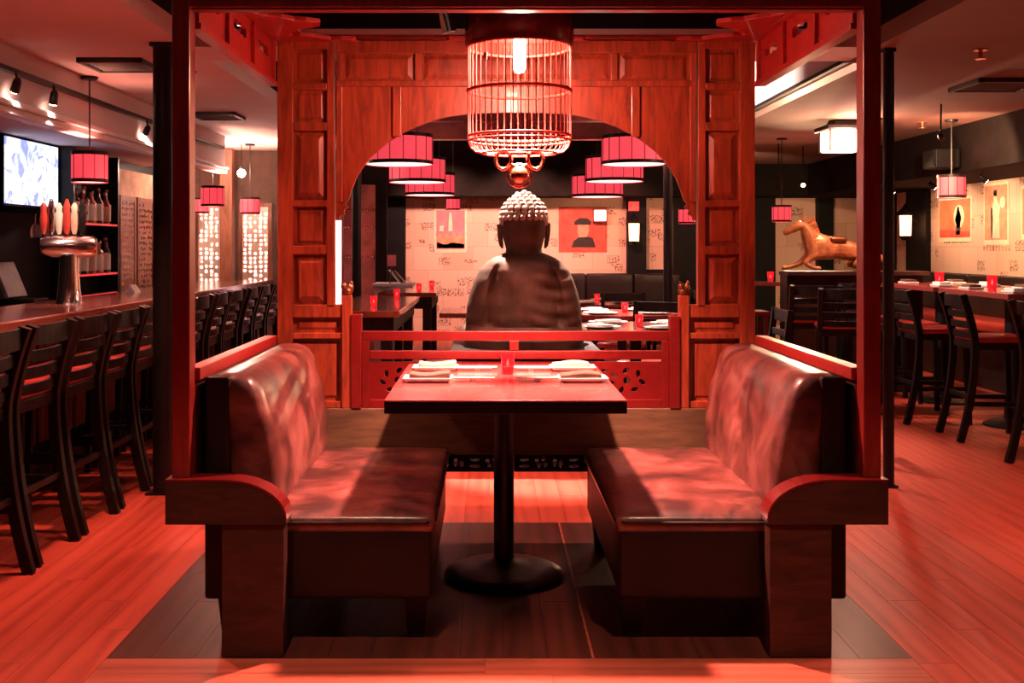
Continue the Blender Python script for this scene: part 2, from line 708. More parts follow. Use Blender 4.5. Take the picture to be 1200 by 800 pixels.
def circ(cx, cy, r, n=12, ry=None):
    ry = ry or r
    return [(cx + r * math.cos(2 * PI * k / n), cy + ry * math.sin(2 * PI * k / n)) for k in range(n)]


Y1, Y2 = 3.463, 4.81      # canopy front and screen planes
CX = 0.122                # middle of the booth
CEIL = 2.42

# ================================================================== SETTING
XL, XR, YB = -3.45, 5.2, 15.0
m = MB()
m.box(-4.2, 6.0, -1.0, 6.4, -0.15, -0.012)
m.box(-4.2, 6.0, 6.4, 15.5, -0.15, 0.0)
m.box(-4.2, -2.60, -1.0, 6.4, -0.012, 0.0)
m.box(3.60, 6.0, -1.0, 6.4, -0.012, 0.0)
m.box(-2.60, 3.60, -1.0, 2.85, -0.012, 0.0)
floor = struct('floor', m, 'oak_floor')


def floor_pieces():
    gap = 0.0002
    cache = {}

    def piece(L, W, cross, mat):
        k = (round(L, 3), round(W, 3), cross, mat)
        if k not in cache:
            b = MB()
            a, c = (L / 2 - gap, W / 2 - gap)
            if not cross:
                a, c = c, a
            e = 0.0008
            b.add([(-a, -c, 0), (a, -c, 0), (a, c, 0), (-a, c, 0), (-a, -c, .0108), (a, -c, .0108), (a, c, .0108), (-a, c, .0108),
                   (-a + e, -c + e, .012), (a - e, -c + e, .012), (a - e, c - e, .012), (-a + e, c - e, .012)],
                  [(0, 1, 5, 4), (1, 2, 6, 5), (2, 3, 7, 6), (3, 0, 4, 7), (4, 5, 9, 8), (5, 6, 10, 9), (6, 7, 11, 10), (7, 4, 8, 11), (8, 9, 10, 11)])
            me = b.mesh('plank')
            me.materials.append(MATS[mat])
            cache[k] = me
        return cache[k]

    def put(x, y, L, W, cross, mat=None):
        o = bpy.data.objects.new('plank', piece(L, W, cross, mat or ('oak_cross' if cross else 'oak_floor')))
        C.objects.link(o)
        o.parent = floor
        o.location = Vector((x, y, -0.012)) - floor.location
    W = 0.124
    n = int(round(6.2 / W))
    Wx = 6.2 / n
    for i in range(n):
        x = -2.6 + Wx * (i + 0.5)
        y = 2.85
        front = -1.27 < x < 1.33
        if front:
            y = 5.13
        k = (i * 5) % 4
        first = (0.55, 1.15, 0.85, 1.4)[k]
        L = first
        while y < 6.399:
            L2 = min(L, 6.4 - y)
            if 6.4 - y - L2 < 0.25:
                L2 = 6.4 - y
            put(x, y + L2 / 2, L2, Wx, False)
            y += L2
            L = 1.3
    x0 = -2.6 + Wx * sum(1 for i in range(n) if -2.6 + Wx * (i + .5) <= -1.27)
    x1 = -2.6 + Wx * sum(1 for i in range(n) if -2.6 + Wx * (i + .5) < 1.33)
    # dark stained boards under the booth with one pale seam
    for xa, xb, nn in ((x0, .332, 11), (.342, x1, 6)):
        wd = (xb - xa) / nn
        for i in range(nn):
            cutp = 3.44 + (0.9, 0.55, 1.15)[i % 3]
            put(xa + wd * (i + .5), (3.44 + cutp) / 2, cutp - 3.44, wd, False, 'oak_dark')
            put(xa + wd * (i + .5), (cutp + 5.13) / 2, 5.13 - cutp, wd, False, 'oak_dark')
    put(.337, 4.285, 1.69, .010, False, 'oak_cross')
    rows = 5
    Wy = (3.44 - 2.85) / rows
    for r_ in range(rows):
        cut = x0 + (x1 - x0) * (0.42, 0.63, 0.35, 0.55, 0.47)[r_]
        put((x0 + cut) / 2, 2.85 + Wy * (r_ + .5), cut - x0, Wy, True)
        put((x1 + cut) / 2, 2.85 + Wy * (r_ + .5), x1 - cut, Wy, True)


floor_pieces()

# outer walls
struct('wall_left', MB().box(XL - 0.15, XL, 0.0, 12.2, 0, 3.2), 'black_paint')
struct('wall_right', MB().box(XR, XR + 0.15, 0.0, YB, 0, 3.2), 'newsprint')
struct('wall_back', MB().box(-1.75, XR + .15, YB, YB + 0.15, 0, 3.2), 'newsprint')
struct('wall_bar_end', MB().box(XL - 0.15, -1.75, 12.2, 12.35, 0, 3.2), 'end_wall')
struct('wall_hall', MB().box(-1.9, -1.75, 12.35, YB + .15, 0, 3.2), 'dark_wall')

# ceilings: low slabs at the sides, a bridge between two black recesses
struct('ceiling', MB().box(XL - .15, -1.64, 0, 12.2, CEIL, CEIL + .1), 'plaster_left')
struct('ceiling', MB().box(2.12, XR, 0, YB, CEIL, CEIL + .1), 'plaster_right')
struct('ceiling', MB().box(-1.64, 2.12, 5.85, 6.30, CEIL, CEIL + .1), 'plaster_left')
struct('ceiling', MB().box(-1.75, 2.2, 0, YB, 3.15, 3.25), 'black_ceiling')
m = MB().box(-1.72, -1.64, 0, 12.2, CEIL + .1, 3.15)
struct('trim_1', m, 'black_ceiling')
struct('trim_2', MB().box(2.105, 2.12, 6.30, YB, CEIL + .012, 3.15), 'plaster_left')
struct('trim_3', MB().box(2.12, 2.2, 0, 5.85, CEIL + .1, 3.15), 'black_ceiling')
m = MB().box(-1.64, 2.08, 5.85, 5.93, CEIL + .1, 3.15)
m.box(-1.64, 2.08, 6.22, 6.30, CEIL + .1, 3.15)
struct('trim_4', m, 'black_ceiling')
struct('trim_5', MB().box(2.09, 2.13, 6.30, 14.2, CEIL - .01, CEIL + .012), 'black_paint')
struct('trim_15', MB().box(2.15, 2.25, 6.30, 14.2, CEIL - .012, CEIL), 'pale_panel')
# soffit over the bar with its pale cornice
struct('trim_6', MB().box(XL, -2.62, 0, 10.6, 2.12, CEIL), 'plaster_left')
m = MB().box(-2.70, -2.58, 0, 10.6, 2.085, 2.12).box(-2.70, -2.60, 0, 10.6, 2.045, 2.085)
struct('trim_7', m, 'pale_panel', 0.008)
# soffit over the right banquette
struct('trim_8', MB().box(4.25, XR, 0, YB, 2.0, CEIL), 'dark_wall')
# soffit along the back wall
struct('trim_9', MB().box(-1.75, 4.25, 14.2, YB, 2.0, CEIL), 'dark_wall')
struct('trim_10', MB().box(-1.75, 2.2, 14.1, 14.2, CEIL, 3.15), 'black_ceiling')
# dark pilasters
for x0, x1 in ((735, 757), (789, 850)):
    struct('trim_11', MB().box(px(x0, 14.9), px(x1, 14.9), 14.86, YB, 0, 2.0), 'black_paint')
struct('trim_11', MB().box(px(452, 14.9), px(475, 14.9), 14.86, YB, 0, 2.0), 'black_paint')
struct('trim_11', MB().box(px(885, 14.9), px(908, 14.9), 14.86, YB, 0, 2.0), 'black_paint')
struct('trim_11', MB().box(px(958, 14.9), px(976, 14.9), 14.86, YB, 0, 2.0), 'black_paint')
struct('trim_11', MB().box(XR - .06, XR, 12.55, 13.15, 0, 2.0), 'black_paint')
struct('trim_11', MB().box(XR - .06, XR, 13.6, 14.5, 0, 2.0), 'black_paint')
struct('trim_12', MB().box(px(735, 14.9), px(850, 14.9), 14.95, YB, 0, 1.0), 'black_paint')
# cross beams in the dining recess
for yb in (8.6, 10.4, 12.2):
    struct('trim_13', MB().box(-1.64, 2.05, yb, yb + .16, 2.55, 2.8), 'beam_red')


# ================================================================== CANOPY BOOTH
bed = thing('canopy_booth', 'carved red brown wooden canopy bed frame turned into a dining booth', 'canopy booth', (CX, 4.1, 0))


def qx(x):
    return px(x, Y2)


def qz(y):
    return pz(y, Y2)


def canopy():
    # front posts
    for x0, x1 in ((-1.03, -0.972), (1.216, 1.274)):
        obj('front_post', MB().box(x0, x1, Y1, Y1 + .07, .576, 2.36), 'post_wood', bed, 0.004)
    obj('front_beam', MB().box(-1.03, 1.274, Y1 + .005, Y1 + .065, 2.106, 2.23).box(-.97, 1.214, Y1 + .012, Y1 + .058, 2.098, 2.106), 'post_wood', bed, 0.004)
    # curved arm boards and the foot boards under them
    for s in (-1, 1):
        X = (lambda u: CX + s * u)
        poly = [(1.165, .432), (1.165, .576), (.98, .576)]
        for k in range(1, 12):
            a = PI / 2 * k / 11
            poly.append((.98 - .205 * math.sin(a), .45 + .126 * math.cos(a)))
        poly += [(.775, .432)]
        arm = MB().prism(poly, lambda u, v, w: (X(u), Y1 - .03 + w, v), .095)
        obj('arm_board', arm, 'dark_wood', bed, 0.003)
        # red strip along the curved top, lamplight on the arm painted in
        top = [(1.165, .578), (.98, .578)]
        for k in range(1, 12):
            a = PI / 2 * k / 11
            top.append((.98 - .207 * math.sin(a), .45 + .128 * math.cos(a)))
        under = [(u + .004 * (i > 1), v - .006) for i, (u, v) in enumerate(top)][::-1]
        obj('arm_edge_lit', MB().prism(top + under, lambda u, v, w: (X(u), Y1 - .031 + w, v), .097), 'red_lacquer', bed)
        obj('foot_board', MB().box(X(.785), X(.985), Y1 - .02, Y1 + .05, 0, .432), 'dark_wood', bed, 0.003)
        # low side rail over the bench back
        obj('side_rail', MB().box(X(1.078), X(1.13), Y1 + .07, Y2, .885, .927), 'fret_red', bed, 0.003)
        obj('side_panel', MB().box(X(1.092), X(1.116), Y1 + .07, Y2, .50, .885), 'dark_wood', bed)
        # pierced side fretwork under the canopy edge
        z0, z1 = 2.07, 2.30
        ya, yb = Y1 + .07, Y2
        loops = [[(ya, z0), (yb, z0), (yb, z1), (ya, z1)]]
        n = 3
        for i in range(n):
            a = ya + (yb - ya) * (i + .30) / n
            b = ya + (yb - ya) * (i + .78) / n
            zc = (z0 + z1) / 2 + .0
            lp = []
            K = 14
            for k in range(K + 1):
                t = k / K
                lp.append((a + (b - a) * t, zc - .016 - .010 * math.sin(3 * PI * t) ** 2))
            for k in range(K + 1):
                t = 1 - k / K
                lp.append((a + (b - a) * t, zc + .016 + .008 * math.sin(3 * PI * t) ** 2))
            loops.append(lp)
        fr = MB().pierced(loops, lambda u, v, w: (X(1.098 + w), u, v), .022)
        fo = obj('side_fretwork', fr, 'fret_red', bed)
        mold = MB().box(X(1.075), X(1.125), ya, yb, z0 - .022, z0).box(X(1.07), X(1.13), ya, yb, z1, z1 + .03)
        mold.box(X(1.06), X(1.098), ya, yb, z1 - .05, z1 - .03)
        obj('fretwork_rail', mold, 'fret_red', bed, 0.003)
        for i in range(n + 1):
            yy = ya + (yb - ya) * i / n
            yy = min(max(yy, ya + .012), yb - .012)
            obj('fretwork_stile', MB().box(X(1.082), X(1.098), yy - .011, yy + .011, z0, z1), 'fret_red', fo, 0.002)
    # cloud shaped corner spandrels in the plane of the canopy top
    zt = 2.25
    cloud = [(0, 0), (.36, 0), (.34, .03), (.28, .045), (.23, .035), (.20, .06), (.17, .10), (.11, .13), (.07, .125), (.06, .16), (.09, .20), (.13, .23), (.12, .27), (.19, .30), (.23, .34), (.24, .40), (.19, .44), (.14, .45), (.10, .50), (.05, .53), (0, .60)]
    for sx in (-1, 1):
        for sy in (0, 1):
            def fn(u, v, w, sx=sx, sy=sy):
                x = CX + sx * (1.06 - u)
                y = (Y1 + .08 + v) if sy == 0 else (Y2 - .0 - v)
                return (x, y, zt + w)
            obj('corner_spandrel', MB().prism(cloud, fn, .02), 'fret_red', bed, 0.003)
    mid = [(-.34, 0), (.34, 0), (.30, .04), (.22, .03), (.17, .07), (.08, .06), (0, .11), (-.08, .06), (-.17, .07), (-.22, .03), (-.30, .04)]
    for sy in (0, 1):
        obj('middle_spandrel', MB().prism(mid, lambda u, v, w: (CX + u, (Y1 + .07 + v) if sy == 0 else (Y2 - v), zt + w), .02), 'fret_red', bed, 0.003)
    for ya_, yb_ in ((Y1 + .02, Y1 + .08), (Y2 - .03, Y2 + .05)):
        obj('canopy_rail', MB().box(-.975, 1.219, ya_, yb_, 2.255 if ya_ > 4 else 2.31, 2.277 if ya_ > 4 else 2.36), 'red_lacquer', bed, 0.003)
    # cross rail that carries the lamp
    obj('lamp_rail', MB().box(CX - .03, CX + .03, Y1 + .07, Y2, 2.345, 2.385), 'red_lacquer', bed, 0.003)

    # ---- screen
    for s in (-1, 1):
        def SX(x):
            return qx(x) if s < 0 else 2 * CX - qx(x) - (2 * CX - qx(325) - qx(885))
        f = MB()
        fr = [(325, 343, 47, 478), (383, 392, 47, 360), (343, 383, 47, 57), (343, 383, 97, 105), (343, 383, 143, 153), (343, 383, 235, 242), (343, 383, 288, 298), (343, 401, 357, 372), (343, 401, 390, 397), (343, 401, 470, 478)]
        for x0, x1, y0, y1 in fr:
            f.box(SX(x0), SX(x1), Y2, Y2 + .045, qz(y1), qz(y0))
        sf = obj('screen_frame', f, 'screen_wood', bed, 0.003)
        for x0, x1, y0, y1, kind in ((343, 383, 57, 97, 0), (343, 383, 105, 143, 0), (343, 383, 153, 235, 1), (343, 383, 242, 288, 0), (343, 383, 298, 357, 1), (343, 401, 372, 390, 0), (343, 401, 397, 470, 0)):
            a, b = sorted((SX(x0), SX(x1)))
            p = MB().box(a, b, Y2 + .022, Y2 + .036, qz(y1), qz(y0))
            if kind:
                p.field(a + .006, b - .006, qz(y1) + .006, qz(y0) - .006, Y2 + .022, .016, .032)
            else:
                p.field(a + .016, b - .016, qz(y1) + .012, qz(y0) - .012, Y2 + .022, .006, .012)
            obj('raised_panel' if kind else 'sunk_panel', p, 'screen_wood', sf)
        f2 = MB()
    # arch board
    half = [(605, 131), (576, 131.6), (547, 132.9), (527, 135.7), (506, 141), (486, 148.5), (468, 157.5), (453, 167), (441, 177), (431, 187), (423, 198), (416.5, 209), (411.5, 222), (407.5, 234.5),
            (404, 238), (407, 243), (402, 246), (403, 251), (398, 253), (397, 258), (393.6, 258)]
    left = half
    right = [(1210 - x, y) for x, y in half]
    poly = [(393.6, 47), (1210 - 393.6, 47)] + right[::-1] + left[1:]
    ab = MB().pierced([[(qx(x), qz(y)) for x, y in poly]], lambda u, v, w: (u, Y2 + .016 + w, v), .022)
    ao = obj('arch_board', ab, 'screen_wood', bed)
    rails = MB().box(qx(394), qx(816), Y2, Y2 + .016, qz(62), qz(47)).box(qx(394), qx(816), Y2, Y2 + .016, qz(101), qz(94))
    obj('arch_rail', rails, 'screen_wood', ao, 0.003)
    for x0, x1, y0, y1 in ((394, 401, 62, 236), (460, 470, 101, 160), (486, 494, 62, 94)):
        for mir in (0, 1):
            a, b = (x0, x1) if not mir else (1210 - x1, 1210 - x0)
            obj('arch_stile', MB().box(qx(a), qx(b), Y2 + .002, Y2 + .016, qz(y1), qz(y0)), 'screen_wood', ao, 0.003)
    for x0, x1 in ((404, 483), (497, 713), (727, 806)):
        obj('arch_panel', MB().field(qx(x0), qx(x1), qz(92), qz(64), Y2 + .016, .008, .02), 'screen_wood', ao)
    # cornice on the screen
    obj('screen_cornice', MB().box(qx(325), qx(885), Y2 - .03, Y2 + .05, qz(47), 2.255), 'screen_wood', bed, 0.004)

    # ---- railing between the newels
    for x0, x1, y0 in ((401, 412, 346), (796, 807, 346)):
        nw = obj('newel_post', MB().box(qx(x0), qx(x1), Y2 - .01, Y2 + .04, qz(478), qz(y0)), 'screen_wood', bed, 0.003)
        cx_ = (qx(x0) + qx(x1)) / 2
        fi = MB().ball((cx_, Y2 + .015, qz(y0) + .018), (.026, .024, .022))
        fi.ball((cx_ - .012, Y2 + .002, qz(y0) + .042), (.016, .016, .017), 8, 5)
        fi.ball((cx_ + .016, Y2 + .015, qz(y0) + .032), (.014, .014, .024), 8, 5)
        fi.ball((cx_ + .02, Y2 + .015, qz(y0) + .055), (.008, .008, .012), 8, 5)
        fi.ball((cx_ - .018, Y2 - .004, qz(y0) + .056), (.006, .006, .008), 6, 4)
        obj('lion_finial', fi, 'bronze', nw)
    rl = MB()
    for x0, x1, y0, y1 in ((412, 424, 368, 478), (784, 796, 370, 478), (424, 784, 388, 399), (424, 433, 399, 478), (776, 784, 399, 478), (433, 776, 411, 421), (597, 608, 399, 411), (433, 776, 468, 478)):
        rl.box(qx(x0), qx(x1), Y2 - .02 * (x1 - x0 < 20 and y1 - y0 > 100), Y2 + .03, qz(y1), qz(y0))
    ro = obj('railing', rl, 'red_lacquer', bed, 0.003)
    # carved railing panel with pierced scrolls
    loops = [[(qx(433), qz(468)), (qx(776), qz(468)), (qx(776), qz(424)), (qx(433), qz(424))]]
    rnd = random.Random(3)

    def scroll(cx_, cy_, s):
        out = []
        out.append(circ(qx(cx_), qz(cy_), .017, 10))
        for k in range(7):
            a = 2 * PI * k / 7 + .3
            r0 = 14.5
            x = cx_ + s * math.cos(a) * r0 * 1.25
            y = cy_ + math.sin(a) * r0 * .82
            out.append([(qx(x + dx * 4.6 * math.cos(a + .8) - dy * 2.7 * math.sin(a + .8)), qz(y + dx * 4.6 * math.sin(a + .8) + dy * 2.7 * math.cos(a + .8))) for dx, dy in [(math.cos(2 * PI * j / 9), math.sin(2 * PI * j / 9)) for j in range(9)]])
        return out
    for c_, s in ((466, 1), (735, -1), (600, 1)):
        loops += scroll(c_, 446, s)
    for c_ in (500, 540, 665, 700):
        loops.append(circ(qx(c_), qz(446), .03, 12, .018))
    for c_ in (492, 709):
        for dy in (-12, 12):
            loops.append(circ(qx(c_), qz(446 + dy), .018, 10, .007))
    obj('carved_panel', MB().pierced(loops, lambda u, v, w: (u, Y2 + .008 + w, v), .014), 'red_lacquer', ro)
    # base board and pierced apron below it
    obj('base_board', MB().box(qx(343), qx(867), Y2 - .015, Y2 + .05, .39, qz(478)), 'olive_board', bed, 0.003)
    loops = [[(qx(343), .31), (qx(867), .31), (qx(867), .39), (qx(343), .39)]]
    n = 26
    for i in range(n):
        c_ = qx(353) + (qx(857) - qx(353)) * (i + .5) / n
        if i % 3 == 1:
            loops.append(circ(c_, .365, .022, 10, .009))
            loops.append(circ(c_, .335, .024, 10, .008))
        elif i % 3 == 2:
            for dx, dz in ((-.018, .362), (.012, .368), (-.008, .338), (.02, .340)):
                loops.append(circ(c_ + dx, dz, .010, 8, .012))
        else:
            loops.append(circ(c_ - .012, .352, .010, 8, .02))
            loops.append(circ(c_ + .014, .345, .010, 8, .016))
    obj('pierced_apron', MB().pierced(loops, lambda u, v, w: (u, Y2 + .01 + w, v), .018), 'black_wood', bed)
    for x0, x1 in ((325, 343), (867, 885)):
        obj('screen_leg', MB().box(qx(x0), qx(x1), Y2, Y2 + .05, 0, qz(478)), 'dark_wood', bed, 0.003)


canopy()


# ================================================================== BENCHES
def bench(s, label):
    X = (lambda u: CX + s * u)
    y0, y1 = 3.555, 4.765
    t = thing('booth_bench', label, 'bench', (X(.66), (y0 + y1) / 2, 0), 0, 'leather booth benches')
    a, b = sorted((X(.30), X(.97)))

    def crown(q):
        k = 1.0
        if q.z > .36:
            fx = 1 - ((q.x - (a + b) / 2) / ((b - a) / 2)) ** 4
            fy = 1 - ((q.y - (y0 + y1) / 2) / ((y1 - y0) / 2)) ** 6
            w = max(0, min(1, (q.z - .36) / .07)) * max(0, fx) * max(0, fy)
            q.z += .022 * w
            q.z -= .006 * w * (math.sin(q.x * 26) * math.sin(q.y * 17 + 1.2)) ** 2
        return q
    obj('seat_cushion', MB().rbox(a, b, y0, y1, .365, .43, .028, .035, crown), 'leather', t)
    piping = MB()
    u0 = .302
    piping.tube([(X(.96), y0 - .002, .408), (X(.33), y0 - .002, .408), (X(u0), y0 + .03, .408), (X(u0 - .002), y1 - .03, .408)], .0055, 6)
    obj('piping', piping, 'leather_shaded', t)
    a2, b2 = sorted((X(.315), X(1.06)))
    obj('seat_base', MB().rbox(a2, b2, y0 + .004, y1 - .01, .15, .39, .015, .2), 'leather_shaded', t)
    # leaning back cushion
    c0, c1 = sorted((X(.83), X(1.0)))

    def lean(q):
        h = (q.z - .44) / .46
        q.x += s * (.085 * h - .03 * math.sin(max(0, min(1, h)) * PI) * 1.0)
        tuft = (math.sin(q.y * 15.7) * math.sin(q.z * 22)) ** 2
        inner = (q.x - CX) * s < .95 + .085 * h
        if inner and .5 < q.z < .85:
            q.x += s * .007 * tuft
        return q
    obj('back_cushion', MB().rbox(c0, c1, y0 + .005, y1, .40, .90, .055, .035, lean), 'leather', t)
    d0, d1 = sorted((X(.985), X(1.072)))
    obj('back_frame', MB().rbox(d0, d1, y0, y1, .15, .895, .014, .2), 'leather_shaded', t)
    for u in (.37, 1.0):
        for yy in (y0 + .10, y1 - .10):
            lg = MB().add([(X(u) + dx * (.028 if z < .1 else .042), yy + dy * (.028 if z < .1 else .042), z) for z in (0, .16) for dx, dy in ((-1, -1), (1, -1), (1, 1), (-1, 1))],
                          [(0, 3, 2, 1), (4, 5, 6, 7), (0, 1, 5, 4), (1, 2, 6, 5), (2, 3, 7, 6), (3, 0, 4, 7)])
            obj('leg', lg, 'black_wood', t)


bench(-1, 'dark red leather booth bench on the bar side of the canopy booth')
bench(1, 'dark red leather booth bench with its back to the poster wall tables')

# ================================================================== BOOTH TABLE
TX0, TX1, TY0, TY1, TZ = -.357, .470, 3.627, 4.755, .805
tb = thing('booth_table', 'red topped pedestal table with black round base between two leather benches', 'table', (.06, 4.3, 0))
obj('table_top', MB().box(TX0, TX1, TY0, TY1, TZ - .006, TZ), 'table_wood', tb, 0.002)
obj('table_edge', MB().box(TX0, TX1, TY0, TY1, TZ - .046, TZ - .006), 'black_wood', tb, 0.002)
obj('column', MB().lathe([(.041, .02), (.041, TZ - .06), (.10, TZ - .055), (.10, TZ - .046)], (.06, 4.3, 0), 24), 'black_metal', tb)
obj('base_disc', MB().lathe([(.236, 0), (.242, .008), (.236, .02), (.20, .036), (.12, .052), (.06, .062), (.042, .075)], (.06, 4.3, 0), 48), 'black_metal', tb)


def place_setting(cx_, cy_, s, napkin_mat, label_side, where):
    t = thing('napkin_plate', 'white plate, %s napkin, %s' % ('dark brown' if napkin_mat == 'napkin_brown' else 'tan brown', where), 'plate', (cx_, cy_, TZ), 0, 'napkin plates on the booth table')
    hw, hd = .096, .062
    ring = lambda k, z: [(cx_ + dx * (hw - k), cy_ + dy * (hd - k), TZ + z) for dx, dy in ((-1, -1), (1, -1), (1, 1), (-1, 1))]
    d = MB().loft([ring(.022, 0), ring(.004, .016), ring(0, .019), ring(.004, .020), ring(.02, .008)])
    d.smooth = False
    obj('dish', d, 'white_ceramic', t, 0.0015)
    n0 = cx_ - s * .008
    nap = MB().rbox(n0 - .078, n0 + .078, cy_ - .048, cy_ + .044, TZ + .012, TZ + .036, .006, .03, lambda q: Vector((q.x, q.y, q.z + .005 * math.sin((q.x - n0) * 34 + s) * (q.z > TZ + .024))))
    obj('napkin', nap, napkin_mat, t)
    c2 = cx_ - s * .155
    sl = thing('chopstick_sleeve', 'white chopstick sleeve ' + where, 'chopsticks', (c2, cy_, TZ), 0, 'chopstick sleeves on the booth table')
    a, b = sorted((c2 - s * .085, c2 + s * .075))
    # small rest under the inner end
    obj('rest', MB().rbox(c2 - s * .02 - .012, c2 - s * .02 + .012, cy_ - .012, cy_ + .012, TZ, TZ + .010, .003, .05), 'white_ceramic', sl)
    obj('sleeve', MB().box(a, b, cy_ - .016, cy_ + .012, TZ + .010, TZ + .018), 'white_paper', sl, 0.002)
    sk = MB()
    for dy in (-.006, .003):
        sk.tube([(c2 + s * .075, cy_ + dy, TZ + .0145), (c2 - s * .105, cy_ + dy * 1.6, TZ + .0145)], .0032, 6)
    obj('chopstick', sk, 'ivory', sl)


place_setting(-.236, 4.13, -1, 'napkin_brown', 'bar', 'at the front, bar side of booth table')
place_setting(-.225, 4.50, -1, 'napkin_tan', 'bar', 'at the statue end, bar side of booth table')
place_setting(.362, 4.13, 1, 'napkin_brown', 'right', 'at the front, poster wall side of booth table')
place_setting(.352, 4.50, 1, 'napkin_tan', 'right', 'at the statue end, poster wall side of booth table')


def candle_holder(x, y, z, label, group=None, k=1.0, name='candle_holder', name2=None):
    t = thing(name, label, 'candle', (x, y, z), 0, group)
    obj('glass_cup', MB().lathe([(.023 * k, 0), (.030 * k, .085 * k), (.027 * k, .085 * k), (.021 * k, .008 * k)], (x, y, z), 20, False), 'red_glass', t)
    obj('wax', MB().lathe([(.019 * k, .009 * k), (.021 * k, .03 * k)], (x, y, z), 14), 'ivory', t)
    obj('flame', MB().lathe([(.001, .031 * k), (.006 * k, .038 * k), (.004 * k, .05 * k), (.0008, .062 * k)], (x, y, z), 8), 'flame', t)
    return t


candle_holder(.077, 4.37, TZ, 'red glass candle cup standing in the middle of the booth table')


# ================================================================== BIRDCAGE LAMP
def birdcage():
    cx_, cy_ = .118, 4.14
    t = thing('birdcage_lamp', 'upturned red birdcage hanging lamp with a long glowing tube bulb', 'lamp', (cx_, cy_, 1.64))
    r = .200
    base = MB().lathe([(r + .006, 2.10), (r + .012, 2.115), (r + .012, 2.20), (r + .004, 2.225), (.10, 2.26), (.02, 2.29)], (cx_, cy_, 0), 40, False)
    obj('cage_base', base, 'cage_dark', t)
    obj('base_plate', MB().lathe([(r + .004, 2.150), (r + .004, 2.156)], (cx_, cy_, 0), 40), 'cage_red', t)
    obj('hanger', MB().tube([(cx_, cy_, 2.28), (cx_, cy_, 2.35)], .008), 'copper', t)
    NB = 44
    for k in range(NB):
        a = 2 * PI * k / NB
        pts = [(cx_ + r * math.cos(a), cy_ + r * math.sin(a), z) for z in (2.15, 1.95, 1.76)]
        for rr, z in ((r * .99, 1.735), (r * .95, 1.712), (r * .86, 1.695), (r * .74, 1.690)):
            pts.append((cx_ + rr * math.cos(a), cy_ + rr * math.sin(a), z))
        obj('cage_bar', MB().tube(pts, .0021, 5), 'cage_red', t)
    for z, rr, th in ((1.93, r, .0065), (1.755, r, .0055), (1.738, r * .985, .004), (2.10, r, .006), (1.689, r * .72, .004)):
        obj('cage_ring', MB().tube([(cx_ + rr * math.cos(2 * PI * k / 40), cy_ + rr * math.sin(2 * PI * k / 40), z) for k in range(40)], th, 6, True), 'cage_red', t)
    for s in (-1, 1):
        obj('cage_cross_bar', MB().tube([(cx_ + s * r * .72, cy_, 1.689), (cx_ + s * .03, cy_, 1.689)], .004, 6), 'copper', t)
    obj('cage_hub', MB().tube([(cx_ + .034 * math.cos(2 * PI * k / 20), cy_ + .034 * math.sin(2 * PI * k / 20), 1.689) for k in range(20)], .005, 6, True), 'copper', t)
    # hook rings and ball
    for s in (-1, 1):
        c = (cx_ + s * .062, cy_, 1.664)
        obj('hook_curl', MB().tube([(c[0] + .030 * math.cos(2 * PI * k / 18), c[1], c[2] + .036 * math.sin(2 * PI * k / 18)) for k in range(18)], .0085, 8, True), 'copper', t)
    obj('hook_neck', MB().tube([(cx_ - .03, cy_, 1.645), (cx_, cy_, 1.634), (cx_ + .03, cy_, 1.645)], .007, 8), 'copper', t)
    obj('hook_ball', MB().ball((cx_, cy_, 1.605), .036, 18, 10), 'copper', t)
    obj('hook_ring', MB().tube([(cx_ + .047 * math.cos(2 * PI * k / 22), cy_, 1.602 + .044 * math.sin(2 * PI * k / 22)) for k in range(22)], .006, 8, True), 'copper', t)
    bl = MB().lathe([(.004, 2.000), (.016, 2.004), (.0235, 2.016), (.0235, 2.125), (.016, 2.135)], (cx_, cy_, 0), 14)
    b = obj('bulb', bl, 'bulb_glow', t)
    b['label'] = 'glowing tube bulb'
    lamp('bulb_downlight', 'SPOT', (cx_, cy_, 1.992), 1050, WARMRED, t, .045, (cx_, cy_, 0), 114, 1.0)
    obj('socket', MB().lathe([(.018, 2.132), (.018, 2.152)], (cx_, cy_, 0), 12), 'cage_dark', t)
    # small perch cup clipped to the bars
    obj('perch_cup', MB().box(cx_ - .14, cx_ - .125, cy_ - .15, cy_ - .13, 2.03, 2.055), 'cage_red', t, .003)


birdcage()


